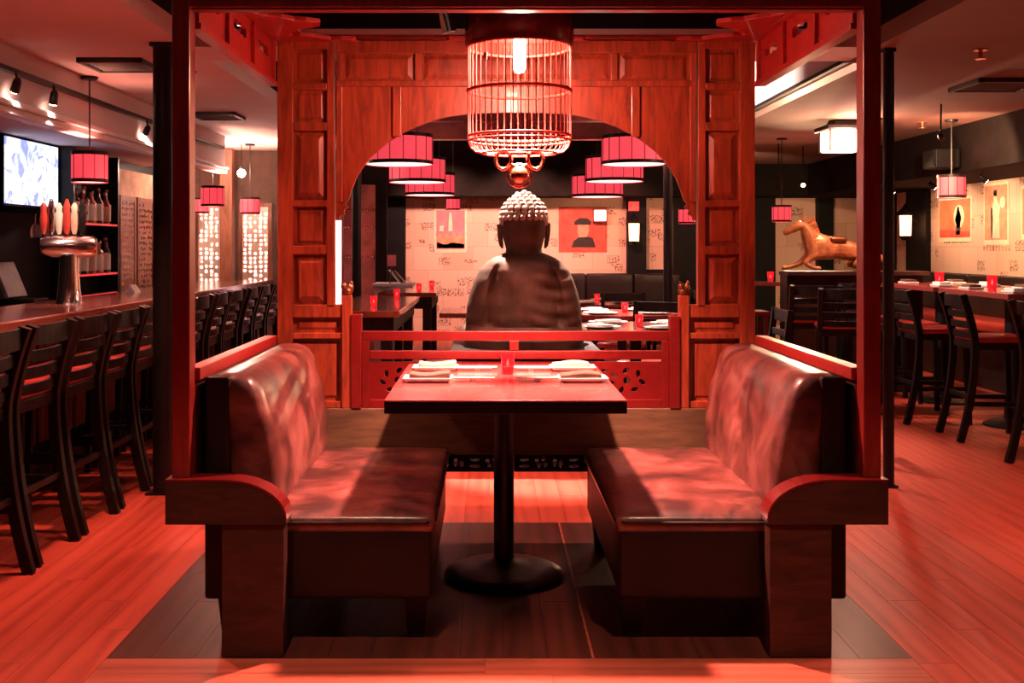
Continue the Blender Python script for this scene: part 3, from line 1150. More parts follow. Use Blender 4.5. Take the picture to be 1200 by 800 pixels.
# ================================================================== BUDDHA
def buddha():
    bx, by, bz = .22, 6.72, .70
    pd = thing('plinth', 'dark square plinth hidden behind the booth railing under the statue', 'plinth', (bx, by, 0))
    obj('plinth_block', MB().box(bx - .42, bx + .42, by - .36, by + .36, .06, .66), 'black_wood', pd, .01)
    obj('plinth_top', MB().box(bx - .46, bx + .46, by - .40, by + .40, .66, .70), 'black_wood', pd, .008)
    obj('plinth_foot', MB().box(bx - .44, bx + .44, by - .38, by + .38, 0, .06), 'black_wood', pd, .008)
    t = thing('buddha_statue', 'bronze seated buddha statue seen from behind with beaded hair', 'statue', (bx, by, bz))
    # rings from base to crown: z, half width, half depth, y shift, exponent
    prof = [(0, .372, .28, .02, 2.6), (.05, .378, .30, .03, 2.6), (.09, .372, .27, .03, 2.5), (.13, .366, .22, .02, 2.4), (.18, .366, .205, 0, 2.4), (.26, .356, .20, 0, 2.4),
            (.34, .338, .19, 0, 2.4), (.42, .310, .175, -.01, 2.4), (.48, .280, .16, -.015, 2.3), (.525, .240, .145, -.015, 2.2), (.555, .195, .125, -.01, 2.1), (.575, .15, .105, 0, 2.0),
            (.588, .116, .098, .01, 2.0), (.61, .112, .105, .02, 2), (.64, .120, .118, .025, 2), (.69, .134, .135, .03, 2.1), (.75, .141, .145, .03, 2.1), (.81, .141, .145, .03, 2.1), (.86, .130, .135, .03, 2),
            (.895, .110, .115, .03, 2), (.92, .083, .088, .03, 2), (.935, .060, .064, .03, 2), (.95, .045, .048, .03, 2), (.960, .022, .022, .03, 2), (.965, .008, .008, .03, 2)]
    N = 72
    rings = []
    # interpolate more rings
    zs = []
    for i in range(len(prof) - 1):
        a, b = prof[i], prof[i + 1]
        k = max(1, int((b[0] - a[0]) / .014))
        for j in range(k):
            u = j / k
            zs.append(tuple(a[q] * (1 - u) + b[q] * u for q in range(5)))
    zs.append(prof[-1])
    for z, hw, hd, sy, ex in zs:
        ring = []
        for k in range(N):
            a = 2 * PI * k / N
            c, s = math.cos(a), math.sin(a)
            x = math.copysign(abs(c) ** (2 / ex), c) * hw
            y = math.copysign(abs(s) ** (2 / ex), s) * hd
            if .10 < z < .55:
                w = min(1, (z - .10) / .06) * min(1, (.55 - z) / .10)
                back = max(0, -s)
                # groove between arm and torso, and robe folds
                for g0 in (-.62, .60):
                    g = (x / hw - g0 - .12 * (z - .35) * math.copysign(1, g0))
                    d = math.exp(-(g / .055) ** 2) * .040 * w
                    y += d * (1 if s < 0 else -1)
                y += back * w * .009 * math.sin(26 * (x + .35 * z) + 5 * z)
                y -= back * w * .012 * math.exp(-((x / hw + .42) / .04) ** 2)
                d2 = math.exp(-((x - .15) / .035) ** 2 - ((z - .36) / .09) ** 2)
                y += back * .03 * d2
                # drape lines sweeping from the right arm
                sw = z - .20 - 1.6 * (x - .22) ** 2
                if x > .02:
                    y -= back * .010 * w * math.sin(sw * 70) * min(1, (x - .02) / .1)
            ring.append((bx + x, by + sy + y, bz + z))
        rings.append(ring)
    body = MB().loft(rings)
    # ears: long lobes
    for s in (-1, 1):
        pts = [(bx + s * .138, by + .035, bz + .79), (bx + s * .152, by + .03, bz + .765), (bx + s * .150, by + .03, bz + .70), (bx + s * .142, by + .03, bz + .635), (bx + s * .134, by + .03, bz + .615)]
        body.tube(pts, [.010, .020, .017, .014, .006], 8)
    b = obj('body', body, 'buddha_bronze', t)
    # curls of hair
    cu = MB()
    for i, (zz, n) in enumerate(((.775, 20), (.805, 21), (.834, 20), (.862, 18), (.888, 15), (.912, 12), (.934, 9), (.953, 5), (.966, 1))):
        # ring radius at this height
        for j in range(len(prof) - 1):
            if prof[j][0] <= zz <= prof[j + 1][0]:
                u = (zz - prof[j][0]) / (prof[j + 1][0] - prof[j][0])
                hw = prof[j][1] * (1 - u) + prof[j + 1][1] * u
                hd = prof[j][2] * (1 - u) + prof[j + 1][2] * u
                break
        else:
            hw = hd = .004
        for k in range(n):
            a = 2 * PI * (k + .5 * (i % 2)) / n
            if i < 2 and math.sin(a) > .3:
                continue
            if i == 0 and math.sin(a) < -.55:
                continue
            cu.ball((bx + hw * math.cos(a), by + .03 + hd * math.sin(a), bz + zz), .0195, 8, 5)
    h = obj('hair_curls', cu, 'buddha_curl_lit', t)
    h['kind'] = 'stuff'
    # folded hands and sleeve ends that show beside the waist
    for s in (-1, 1):
        kn = MB().ball((bx + s * .33, by + .20, bz + .07), (.09, .17, .066), 16, 8)
        obj('knee', kn, 'buddha_bronze', t)


plain('buddha_bronze', (0.085, 0.042, 0.028), 0.62, 0.1, 0.0, spec=0.35, var=0.5, nscale=7)
plain('buddha_curl_lit', (0.46, 0.32, 0.25), 0.45, 0.1, var=0.2)  # paler than the body: light from above painted into the curls
buddha()


# ================================================================== BAR STOOLS
def make_stool(label, group):
    t = thing('bar_stool', label, 'bar stool', (0, 0, 0), 0, group)
    W = .195
    for s in (-1, 1):
        y = s * W
        pts = []
        for k in range(17):
            z = 1.0 * k / 16
            if z < .66:
                x = -.20 - .10 * (1 - z / .66) ** 1.9
            else:
                x = -.20 - .085 * ((z - .66) / .34) ** 1.4
            pts.append((x, y, z))
        obj('rear_leg', MB().sweep(pts, .046, .036), 'black_wood', t, .003, False)
        obj('front_leg', MB().sweep([(.185, s * .185, 0), (.165, s * .175, .66)], .036, .036), 'black_wood', t, .003, False)
    for z, h in ((.955, .085), (.865, .048), (.792, .048), (.722, .044)):
        x = -.20 - .085 * ((z - .66) / .34) ** 1.4
        n = 8
        pts = [(x - .030 * (1 - (2 * k / n - 1) ** 2), -W + .012 + (2 * W - .024) * k / n) for k in range(n + 1)]
        poly = pts + [(a + .018, b) for a, b in pts[::-1]]
        obj('slat', MB().prism(poly, lambda u, v, w, z=z, h=h: (u, v, z - h / 2 + w), h), 'black_wood', t, .002, False)
    obj('seat_frame', MB().box(-.205, .19, -.195, .195, .625, .675), 'black_wood', t, .004, False)
    obj('seat', MB().rbox(-.20, .205, -.205, .205, .672, .712, .018, .08, lambda q: Vector((q.x, q.y, q.z + .008 * (q.z > .69) * (1 - (q.x / .2) ** 2) * (1 - (q.y / .2) ** 2)))), 'seat_red', t, 0, False)
    for s in (-1, 1):
        obj('stretcher', MB().sweep([(-.222, s * .19, .26), (.178, s * .182, .26)], .03, .022), 'black_wood', t, .002, False)
    obj('stretcher', MB().box(.165, .19, -.18, .18, .19, .225), 'black_wood', t, .002, False)
    obj('stretcher', MB().box(-.235, -.213, -.19, .19, .285, .315), 'black_wood', t, .002, False)
    return t


st0 = make_stool('black ladder-back bar stool with red seat tucked in a row along the bar counter', 'stools along the bar')
st0.location = (-2.165, 4.135, 0)
st0.rotation_euler = (0, 0, PI)
for i in range(1, 14):
    dup(st0, (-2.165 + random.uniform(-.012, .012), 4.135 + .49 * i, 0), PI + R(random.uniform(-2, 2)))
LB = 'black ladder-back bar stool with red seat at the high tables by the poster wall'
for x, y, a, lb in ((3.40, 8.16, 3, 'far stool of the two at the high table below the wide ceiling vent'), (3.50, 7.40, -3, 'near stool of the two at the high table below the wide ceiling vent'), (3.49, 6.35, 2, 'black ladder-back stool at the high table nearest the slim aisle column'),
                    (3.44, 8.80, -2, 'near stool of the two at the high table under the poster wall pendant'), (3.45, 9.50, 1, 'stool between the horse partition and the high table under the poster wall pendant')):
    dup(st0, (x, y, 0), R(a), lb, 'stools at the high tables')
LC = 'black ladder-back bar stool in front of the partition that carries the horse'
for x, y, a, lb in ((2.77, 9.22, 84, 'black ladder-back bar stool pushed up to the partition below the horse'), (2.82, 8.50, 78, 'black ladder-back bar stool standing back from the horse partition')):
    dup(st0, (x, y, 0), R(a), lb, 'stools at the horse partition')


# ================================================================== BAR
BZ = .97
bar = thing('bar_counter', 'long dark wood bar counter with reeded front panels and glossy top', 'bar counter', (-2.6, 7.4, 0))
obj('counter_top', MB().box(-2.90, -2.28, 3.2, 11.3, BZ - .05, BZ), 'bar_top_wood', bar, .008)
obj('bar_front', MB().box(-2.86, -2.50, 3.25, 11.25, .0, BZ - .05), 'black_wood', bar)
obj('foot_rail', MB().box(-2.50, -2.44, 3.25, 11.25, 0, .20), 'black_wood', bar, .004)
yy = 3.3
k = 0
while yy < 11.1:
    p = MB().box(-2.50, -2.488, yy, yy + .46, .24, .86)
    pn = obj('reeded_panel', p, 'reeded_wood', bar)
    r = MB()
    for j in range(15):
        r.tube([(-2.488, yy + .016 + j * .0306, .25), (-2.488, yy + .016 + j * .0306, .85)], .012, 6)
    if k == 0:
        reed_mesh = obj('reeds', r, 'reeded_wood', pn)
        reed_mesh['kind'] = 'stuff'
        first = pn
        y_first = yy
    else:
        c = reed_mesh.copy()
        C.objects.link(c)
        c.parent = pn
        c.location = (0, yy - y_first, 0)
    yy += .52
    k += 1
# rear work counter
bb = thing('back_bar_counter', 'low black work counter behind the bar along the bottle shelves', 'counter', (-3.2, 8, 0))
obj('work_top', MB().box(-3.44, -3.05, 5.0, 9.49, .86, .90), 'black_wood', bb, .004)
obj('work_body', MB().box(-3.44, -3.08, 5.05, 9.45, 0, .86), 'black_wood', bb)

# beer tower
bt = thing('beer_tower', 'brushed chrome T-shaped beer tower standing on the bar counter', 'beer tower', (-2.63, 6.68, BZ))
obj('tower_column', MB().lathe([(.085, 0), (.075, .02), (.066, .10), (.058, .22), (.058, .30)], (-2.63, 6.68, BZ), 24), 'chrome', bt)
bd = Vector((.95, .31, 0)).normalized()
bc = Vector((-2.63, 6.68, BZ + .355))
barrel = MB().tube([bc - bd * .175, bc - bd * .165, bc - bd * .10, bc + bd * .14, bc + bd * .165], [.012, .05, .068, .068, .052], 24)
obj('tower_barrel', barrel, 'chrome', bt)
for k in range(6):
    q = bc + bd * (-.15 + .045 * k) + Vector((0, 0, .03))
    sd = -Vector((-bd.y, bd.x, 0)) * .45
    tp = obj('tap', MB().tube([q, q - sd * .075, q - sd * .085 + Vector((0, 0, .06))], .012, 8).tube([q - sd * .07, q - sd * .10 - Vector((0, 0, .08))], .010, 8), 'chrome', bt)
    hb = q - sd * .085 + Vector((0, 0, .045))
    prof = [(.010, 0), (.020, .03), (.025, .09 + .02 * (k % 3)), (.018, .15), (.022, .175), (.008, .20 + .025 * (k % 2))]
    obj('tap_handle', MB().lathe(prof, hb, 10), ('handle_red', 'chrome', 'ivory', 'handle_red', 'label_tan', 'black_wood')[k], tp)

# television in its black recess
tvY0, tvY1 = 7.46, 8.38
tv = thing('television', 'lit flat television showing a pale blue picture on the bar wall', 'television', (XL + .05, 8.06, 1.63))
obj('tv_body', MB().box(XL, XL + .06, tvY0 - .02, tvY1 + .02, 1.61, 2.115), 'black_paint', tv, .006)
obj('tv_panel', MB().box(XL + .06, XL + .064, tvY0, tvY1, 1.63, 2.10), 'tv_picture', tv)
# bottle shelving unit
sh = thing('bottle_shelf', 'black back bar shelving with red lit shelves of liquor bottles', 'shelf', (XL + .08, 8.95, .9))
obj('shelf_side', MB().box(XL, XL + .17, 8.42, 8.46, .9, 2.11), 'black_wood', sh)
obj('shelf_side', MB().box(XL, XL + .17, 9.43, 9.47, .9, 2.11), 'black_wood', sh)
for z in (.93, 1.10, 1.52):
    obj('shelf_board', MB().box(XL, XL + .16, 8.46, 9.43, z - .02, z), 'black_wood', sh)
    obj('light_strip', MB().box(XL + .16, XL + .166, 8.46, 9.43, z - .018, z - .003), 'shelf_glow', sh)


def make_bottle(kind, h, r, body, lab):
    t = thing('liquor_bottle', lab, 'bottle', (0, 0, 0), 0, 'bottles on the bar shelves')
    obj('bottle_glass', MB().lathe([(r, 0), (r, h * .6), (r * .8, h * .68), (r * .34, h * .76), (r * .32, h * .95), (r * .38, h * .96), (r * .38, h)], (0, 0, 0), 12), body, t, 0, False)
    obj('bottle_label', MB().lathe([(r * 1.03, h * .08), (r * 1.03, h * .56)], (0, 0, 0), 12, False), 'label_tan' if kind % 2 else 'white_paper', t, 0, False)
    obj('bottle_cap', MB().lathe([(r * .42, h * .93), (r * .42, h * 1.01)], (0, 0, 0), 10), ('handle_red', 'ivory', 'black_paint')[kind % 3], t, 0, False)
    return t


protos = [make_bottle(0, .30, .038, 'bottle_dark', 'dark glass bottle with pale label on the back bar shelf'),
          make_bottle(1, .27, .040, 'bottle_red', 'red glass bottle with tan label on the back bar shelf'),
          make_bottle(2, .28, .036, 'bottle_amber', 'amber glass bottle with pale label on the back bar shelf')]
used = [False] * 3
for row, z in enumerate((1.10, 1.52)):
    for i in range(11):
        q = (i * 2 + row) % 3
        loc = (XL + .09 + .02 * (i % 2), 8.51 + .086 * i, z)
        lbl = protos[q]['label'].replace('the back bar shelf', ('the lower back bar shelf', 'the upper back bar shelf')[row])
        if not used[q]:
            used[q] = True
            protos[q].location = loc
            protos[q]['label'] = lbl
        else:
            dup(protos[q], loc, None, lbl)
# hanging glass rack and glasses
gr = thing('glass_rack', 'black rack of upturned stemmed glasses hanging under the television', 'glass rack', (XL + .14, 8.0, 1.56))
obj('rack_bar', MB().box(XL, XL + .3, 7.55, 8.38, 1.575, 1.60), 'black_metal', gr)


def make_glass():
    t = thing('wine_glass', 'upturned stemmed glass hanging from the rack under the television', 'glass', (0, 0, 0), 0, 'hanging glasses')
    obj('bowl', MB().lathe([(.034, 0), (.038, .05), (.026, .09), (.004, .105)], (0, 0, 0), 12, False), 'clear_glass', t, 0, False)
    obj('stem', MB().lathe([(.0045, .10), (.0045, .178), (.032, .182), (.032, .185)], (0, 0, 0), 12), 'clear_glass', t, 0, False)
    return t


g0 = make_glass()
g0.location = (XL + .2, 7.65, 1.39)
for i in range(1, 7):
    dup(g0, (XL + .2 + .02 * (i % 2), 7.65 + .09 * i, 1.39))
# point of sale terminal
pt = thing('sales_terminal', 'grey touch screen terminal on the counter behind the bar', 'terminal', (-3.2, 7.35, .9))
obj('terminal_base', MB().box(-3.32, -3.08, 7.23, 7.47, .9, .97), 'black_paint', pt, .01)
sc_ = MB().add([(-3.24, 7.2, .98), (-3.24, 7.5, .98), (-3.34, 7.2, 1.22), (-3.34, 7.5, 1.22), (-3.27, 7.2, .97), (-3.27, 7.5, .97), (-3.37, 7.2, 1.21), (-3.37, 7.5, 1.21)],
               [(0, 1, 3, 2), (4, 6, 7, 5), (0, 2, 6, 4), (1, 5, 7, 3), (2, 3, 7, 6), (0, 4, 5, 1)])
obj('terminal_screen', sc_, 'grey_plastic', pt, .006)


# carved wooden screens by the bar
def carved_panel(name, label, pts_fn, w, h, mat, back, seed, loc, group=None):
    t = thing(name, label, 'carved panel', loc, 0, group)
    rnd = random.Random(seed)
    loops = [[(0, 0), (w, 0), (w, h), (0, h)]]
    nx, ny = int(w / .05), int(h / .05)
    for i in range(nx):
        for j in range(ny):
            if rnd.random() < .82:
                loops.append(circ((i + .5) * w / nx + rnd.uniform(-.006, .006), (j + .5) * h / ny + rnd.uniform(-.006, .006), rnd.uniform(.013, .021), 8, rnd.uniform(.013, .021)))
    obj('lattice', MB().pierced(loops, lambda u, v, q: pts_fn(u, v, q), .018), mat, t)
    fr = MB()
    for a, b, c_, d in ((-.045, 0, -.045, h + .045), (w, w + .045, -.045, h + .045), (0, w, -.045, 0), (0, w, h, h + .045)):
        p0 = pts_fn(a, c_, -.006)
        p1 = pts_fn(b, d, .034)
        fr.box(p0[0], p1[0], p0[1], p1[1], p0[2], p1[2])
    obj('panel_frame', fr, 'brown_wood', t, .003)
    p0 = pts_fn(0, 0, .026)
    p1 = pts_fn(w, h, .032)
    obj('panel_backing', MB().box(p0[0], p1[0], p0[1], p1[1], p0[2], p1[2]), back, t)
    return t


YE = 12.12
carved_panel('carved_screen', 'pale pierced carved screen lit from behind, between bar wall and timber post', lambda u, v, q: (-3.30 + u, YE + q, .92 + v), .29, .85, 'ivory', 'backlight_white', 1, (-3.15, YE, 0), 'lit carved screens')
carved_panel('carved_screen', 'pale pierced carved screen lit from behind between wooden post and booth screen', lambda u, v, q: (-2.80 + u, YE + q, .92 + v), .29, .85, 'ivory', 'backlight_white', 2, (-2.65, YE, 0), 'lit carved screens')
pst = thing('timber_post', 'rough brown timber post between the two lit carved screens', 'post', (-2.92, 11.95, 0))
obj('post_shaft', MB().box(-3.0, -2.86, 11.88, 12.02, 0, CEIL - .01), 'brown_wood', pst, .01)
obj('post_base', MB().box(-3.02, -2.84, 11.86, 12.04, 0, .18), 'brown_wood', pst, .008)
carved_panel('carved_door', 'tall brown carved wooden door panel on the bar wall next to the bottle shelves', lambda u, v, q: (XL + .09 - q, 9.76 + u, .80 + v), .34, .95, 'brown_wood', 'backlight_white', 3, (XL + .05, 9.93, 0), 'carved doors')
carved_panel('carved_door', 'tall brown carved wooden door panel on the bar wall near the black column', lambda u, v, q: (XL + .09 - q, 10.24 + u, .80 + v), .40, .95, 'brown_wood', 'hide_red', 4, (XL + .05, 10.44, 0), 'carved doors')
wp = tag(obj('stone_cladding', MB().box(XL + .002, XL + .03, 9.5, 11.55, 0, 2.045), 'stone_tan'), 'tan stone wall panel behind the carved door panels', 'wall panel')
# drinks on the bar top
t = thing('folded_menu', 'white folded card standing on the bar in front of the bottle shelves', 'menu', (-2.76, 8.2, BZ))
obj('card', MB().prism([(0, 0), (.08, 0), (.04, .06)], lambda u, v, w_: (-2.80 + u, 8.2 + w_, BZ + v), .14), 'white_paper', t)


# ================================================================== COLUMNS
def column(x, y, r, h, label):
    t = thing('steel_column', label, 'column', (x, y, 0))
    obj('shaft', MB().lathe([(r, .01), (r, h - .02)], (x, y, 0), 24), 'black_metal', t)
    obj('base_plate', MB().box(x - r * 1.35, x + r * 1.35, y - r * 1.35, y + r * 1.35, 0, .012), 'black_metal', t)
    obj('cap_plate', MB().box(x - r * 1.05, x + r * 1.05, y - r * 1.05, y + r * 1.05, h - .022, h), 'black_metal', t)


column(-1.755, 5.76, .058, CEIL, 'round black steel column beside the bar stools')
column(2.21, 5.9, .030, CEIL, 'slim black steel column on the aisle beside the high tables')
column(-1.24, 10.0, .045, 3.15, 'round black steel column beside the tall wooden tables and the door')
column(1.68, 10.0, .045, 3.15, 'round black steel column beside the round dining tables')


# ================================================================== PENDANTS
def pendant(x, y, z, r, h, top, label, cat='lamp', group=None, ribs=10, name='pendant_lamp', power=14):
    t = thing(name, label, cat, (x, y, z), 0, group)
    n = max(16, ribs * 2)
    obj('shade', MB().lathe([(r, .0), (r, h)], (x, y, z), n, False), 'shade_pink', t)
    obj('diffuser', MB().lathe([(r * .97, .006), (r * .97, .012)], (x, y, z), n), 'shade_glow', t)
    for zz in (0.0, h - .12 * h):
        obj('band', MB().lathe([(r * 1.015, zz), (r * 1.015, zz + .12 * h)], (x, y, z), n, False), 'black_wood', t)
    rb = MB()
    for k in range(ribs):
        a = 2 * PI * (k + .5) / ribs
        rb.tube([(x + r * 1.008 * math.cos(a), y + r * 1.008 * math.sin(a), z), (x + r * 1.008 * math.cos(a), y + r * 1.008 * math.sin(a), z + h)], .0022 * (1 + r * 3), 4)
    obj('ribs', rb, 'cage_dark', t)
    sp = MB().tube([(x - r, y, z + h * .95), (x + r, y, z + h * .95)], .006, 6).tube([(x, y - r, z + h * .95), (x, y + r, z + h * .95)], .006, 6)
    obj('spider', sp, 'black_metal', t)
    obj('cord', MB().tube([(x, y, z + h * .95), (x, y, top)], .005, 6), 'black_metal', t)
    obj('canopy', MB().lathe([(.05, top - .02), (.055, top - .002)], (x, y, 0), 14), 'black_metal', t)
    lamp('pendant_bulb', 'POINT', (x, y, z + h * .5), power, WARM, t, .03)
    return t


BIG = 'large round red drum lamp hanging over the dining tables'
for q, (x_, y_, yb_) in enumerate(((468, 9.6, 193), (489, 11.4, 214), (504, 12.9, 229))):
    pendant(px(x_, y_), y_, pz(yb_, y_), .30, .27, 3.14, 'large red drum lamp above the tall wooden tables, ' + ('nearest the booth', 'second from the booth', 'farthest from the booth')[q], group='drum lamps over the tall tables', name='drum_lamp', ribs=16)
for q, (x_, y_, yb_) in enumerate(((743, 10.0, 193), (720, 11.2, 213), (700, 12.6, 231))):
    pendant(px(x_, y_), y_, pz(yb_, y_), .30, .27, 3.14, 'large red drum lamp above the round dining tables, ' + ('nearest the booth', 'second from the booth', 'farthest from the booth')[q], group='drum lamps over the round tables', name='drum_lamp', ribs=16)
pendant(px(105, 6.87), 6.87, pz(214, 6.87), .112, .20, CEIL, 'small red drum pendant hanging in front of the bar television wall')
pendant(px(249, 10.3), 10.3, pz(242, 10.3), .11, .20, CEIL, 'small red drum pendant over the bar in front of a lit carved screen', group='far bar pendants', power=45)
pendant(px(293, 11.4), 11.4, pz(251, 11.4), .105, .18, CEIL, 'small red drum pendant over the far end of the bar', group='far bar pendants', power=45)
pendant(px(231, 12.0) + .1, 11.75, pz(250, 11.75), .09, .17, CEIL, 'small red drum pendant by the bar wall behind the bar')
pendant(px(916, 10.8), 10.8, pz(260, 10.8), .095, .17, CEIL, 'small red drum pendant hanging beside the carved horse')
pendant(px(1115, 9.2), 9.2, pz(232, 9.2), .115, .20, 2.42, 'small red drum pendant hanging in front of the poster wall')
pendant(px(531, 13.2), 13.2, pz(246, 13.2), .085, .15, 3.14, 'small red drum pendant in front of the monument poster')
pendant(px(805, 9.5), 9.5, pz(262, 9.5), .075, .14, 3.14, 'small red drum pendant close behind the booth arch')

# flush ceiling lantern
fl = thing('ceiling_lantern', 'square white glass ceiling lantern with dark metal frame', 'lamp', (3.08, 9.3, 2.2))
lx, ly = 3.08, 9.3
obj('lantern_glass', MB().box(lx - .15, lx + .15, ly - .15, ly + .15, 2.15, 2.33), 'lantern_white', fl, .02)
fb = MB().box(lx - .19, lx + .19, ly - .19, ly + .19, 2.33, 2.37).box(lx - .10, lx + .10, ly - .10, ly + .10, 2.37, CEIL)
obj('lantern_cap', fb, 'black_metal', fl, .01)
fb = MB()
for sx in (-1, 1):
    for sy in (-1, 1):
        fb.box(lx + sx * .152 - .006, lx + sx * .152 + .006, ly + sy * .152 - .006, ly + sy * .152 + .006, 2.15, 2.33)
obj('lantern_frame', fb, 'black_metal', fl)
lamp('lantern_light', 'POINT', (lx, ly - .30, 2.24), 40, WARM, fl, .08)


# ================================================================== CEILING FITTINGS
def vent(x, y, sx, sy, label):
    t = thing('ceiling_vent', label, 'vent', (x, y, CEIL - .03), 0, 'ceiling vents')
    f = MB()
    for a, b, c_, d in ((-sx, sx, -sy, -sy + .03), (-sx, sx, sy - .03, sy), (-sx, -sx + .03, -sy, sy), (sx - .03, sx, -sy, sy)):
        f.box(x + a, x + b, y + c_, y + d, CEIL - .03, CEIL)
    obj('vent_frame', f, 'vent_black', t, .004)
    n = 5
    for k in range(n):
        yy_ = y - sy + .03 + (2 * sy - .06) * (k + .5) / n
        obj('vent_slat', MB().add([(x - sx + .03, yy_ - .03, CEIL - .006), (x + sx - .03, yy_ - .03, CEIL - .006), (x + sx - .03, yy_ + .03, CEIL - .024), (x - sx + .03, yy_ + .03, CEIL - .024),
                                   (x - sx + .03, yy_ - .03, CEIL - .002), (x + sx - .03, yy_ - .03, CEIL - .002), (x + sx - .03, yy_ + .03, CEIL - .020), (x - sx + .03, yy_ + .03, CEIL - .020)],
                                  [(0, 1, 2, 3), (7, 6, 5, 4), (0, 4, 5, 1), (3, 2, 6, 7), (0, 3, 7, 4), (1, 5, 6, 2)]), 'vent_black', t)


vent(-2.20, 6.36, .19, .19, 'square black ceiling vent above the bar stools beside the black column')
vent(-2.25, 8.85, .19, .19, 'square black ceiling vent seen through the booth side above the bar stools')
vent(-1.95, 12.0, .14, .14, 'small black ceiling vent near the far end of the bar')
vent(3.42, 7.15, .24, .24, 'wide black ceiling vent above the high tables')
for x, y, lb in ((px(1149, 1.07 * F / 226), 1.07 * F / 226, 'small ceiling sprinkler head beside the wide vent'), (px(1081, 9.4), 9.4, 'small ceiling sprinkler head near the ceiling lantern')):
    t = thing('sprinkler', lb, 'sprinkler', (x, y, CEIL - .05))
    obj('flange', MB().lathe([(.04, CEIL - .008), (.04, CEIL)], (x, y, 0), 14), 'copper', t)
    obj('head', MB().lathe([(.012, CEIL - .05), (.012, CEIL - .008)], (x, y, 0), 10).lathe([(.03, CEIL - .055), (.03, CEIL - .05)], (x, y, 0), 12), 'copper', t)


def track_head(x, y, z, target, energy, label, color=WARM, group=None, cone=55, up=None):
    t = thing('track_light', label, 'spotlight', (x, y, z), 0, group)
    d = (Vector(target) - Vector((x, y, z))).normalized()
    p = Vector((x, y, z))
    obj('lamp_head', MB().tube([p - d * .05, p - d * .035, p + d * .030], [.015, .022, .026], 14), 'black_metal', t)
    obj('lamp_face', MB().tube([p + d * .0302, p + d * .034], .022, 14), 'spot_glow', t)
    top = up if up is not None else z + .10
    obj('lamp_stem', MB().tube([p - d * .03, (x, y, top)], .007, 6), 'black_metal', t)
    if energy:
        lamp('spot_lamp', 'SPOT', p + d * .044, energy, color, t, .03, target, cone, .5)
    return t


tr = tag(obj('light_track', MB().box(-2.66 + .045, -2.62 + .045, 4.2, 10.4, 2.27, 2.295).box(-2.62, -2.612, 4.2, 10.4, 2.272, 2.293), 'black_metal'), 'black spotlight track running along the soffit above the bar', 'track')
for y_, tgt, lb, e in ((5.75, (-3.3, 6.6, 1.0), 'black track spotlight at the near end of the bar soffit', 40), (6.25, (-2.9, 6.7, 1.0), 'black track spotlight above the chrome beer tower', 50), (7.95, (-3.4, 9.3, 1.3), 'black track spotlight aimed at the bottle shelves', 150),
                       (9.1, (-3.4, 10.2, 1.4), 'black track spotlight aimed at the carved door panels', 110)):
    track_head(-2.55, y_, 2.19, tgt, e, lb, WHITE, None, 60, 2.27)
# bare globe bulbs at the far end of the bar, seen glowing through the booth side
for x_, yp, y_, lb in ((257, 197, 11.2, 'bright bare globe bulb hanging beside the timber post'), (283, 203, 11.0, 'bright bare globe bulb hanging beside the far bar pendant')):
    xq, zq = px(x_, y_), pz(yp, y_)
    t = thing('globe_bulb', lb, 'lamp', (xq, y_, zq))
    obj('globe', MB().ball((xq, y_, zq), .04, 16, 10), 'globe_glow', t)
    obj('holder', MB().tube([(xq, y_, zq + .036), (xq, y_, zq + .08)], .014, 8), 'black_metal', t)
    obj('cord', MB().tube([(xq, y_, zq + .08), (xq, y_, CEIL)], .004, 6), 'black_metal', t)
# small spots over the right side
for x_, yp, y_, tgt, e, lb in ((912, 219, 11.4, (2.9, 14.9, 1.5), 140, 'small spotlight near the pendant beside the horse, aimed at the back wall'), (941, 216, 11.6, (3.05, 9.8, 1.35), 300, 'small spotlight over the carved horse'),
                           (1103, 160, 8.2, (5.1, 10.6, 1.6), 260, 'small ceiling spotlight aimed at the poster wall')):
    track_head(px(x_, y_), y_, min(pz(yp, y_), CEIL - .13), tgt, e, lb, (1, .58, .32), None, 75, CEIL)


# recessed downlights (the aisles and the dining room)
def downlight(x, y, z, energy, label, color=(1.0, 0.32, 0.22), cone=110, target=None, size=.05, group='recessed downlights', blend=.5):
    t = thing('downlight', label, 'downlight', (x, y, z - .02), 0, group)
    obj('trim_ring', MB().lathe([(.060, z - .012), (.075, z - .012), (.075, z), (.060, z)], (x, y, 0), 24, False), 'black_metal', t)
    obj('lens', MB().lathe([(.058, z - .008), (.058, z - .004)], (x, y, 0), 20), 'spot_glow', t)
    lamp('down_lamp', 'SPOT', (x, y, z - .02), energy, color, t, size, target or (x, y, 0), cone, blend)


downlight(-1.75, 4.45, CEIL, 250, 'recessed downlight in the ceiling edge above the bar stools')
downlight(2.9, 5.2, CEIL, 130, 'recessed downlight in the ceiling above the aisle beside the right hand bench')
downlight(2.6, 4.0, CEIL, 110, 'recessed downlight in the ceiling over the open floor by the right hand post')
downlight(-1.9, 6.65, CEIL, 130, 'added downlight hidden behind the booth post, above the far bar stools')  # added fitting, set behind the post so its lens stays unseen
downlight(3.3, 9.15, CEIL, 90, 'added downlight hidden behind the booth post, above the high tables')  # also added, kept out of sight behind the other post
downlight(.6, 9.6, 3.15, 2000, 'downlight in the black dining recess above the round tables', WHITE, 54, (1.0, 8.3, .8))
downlight(.0, 7.15, 3.15, 2600, 'downlight in the black dining recess above the statue', WHITE, 30, (.22, 6.76, 1.4), .04)
downlight(-.7, 9.6, 3.15, 110, 'downlight in the black dining recess above the tall wooden tables', WARM, 90, (-.8, 8.0, .9))
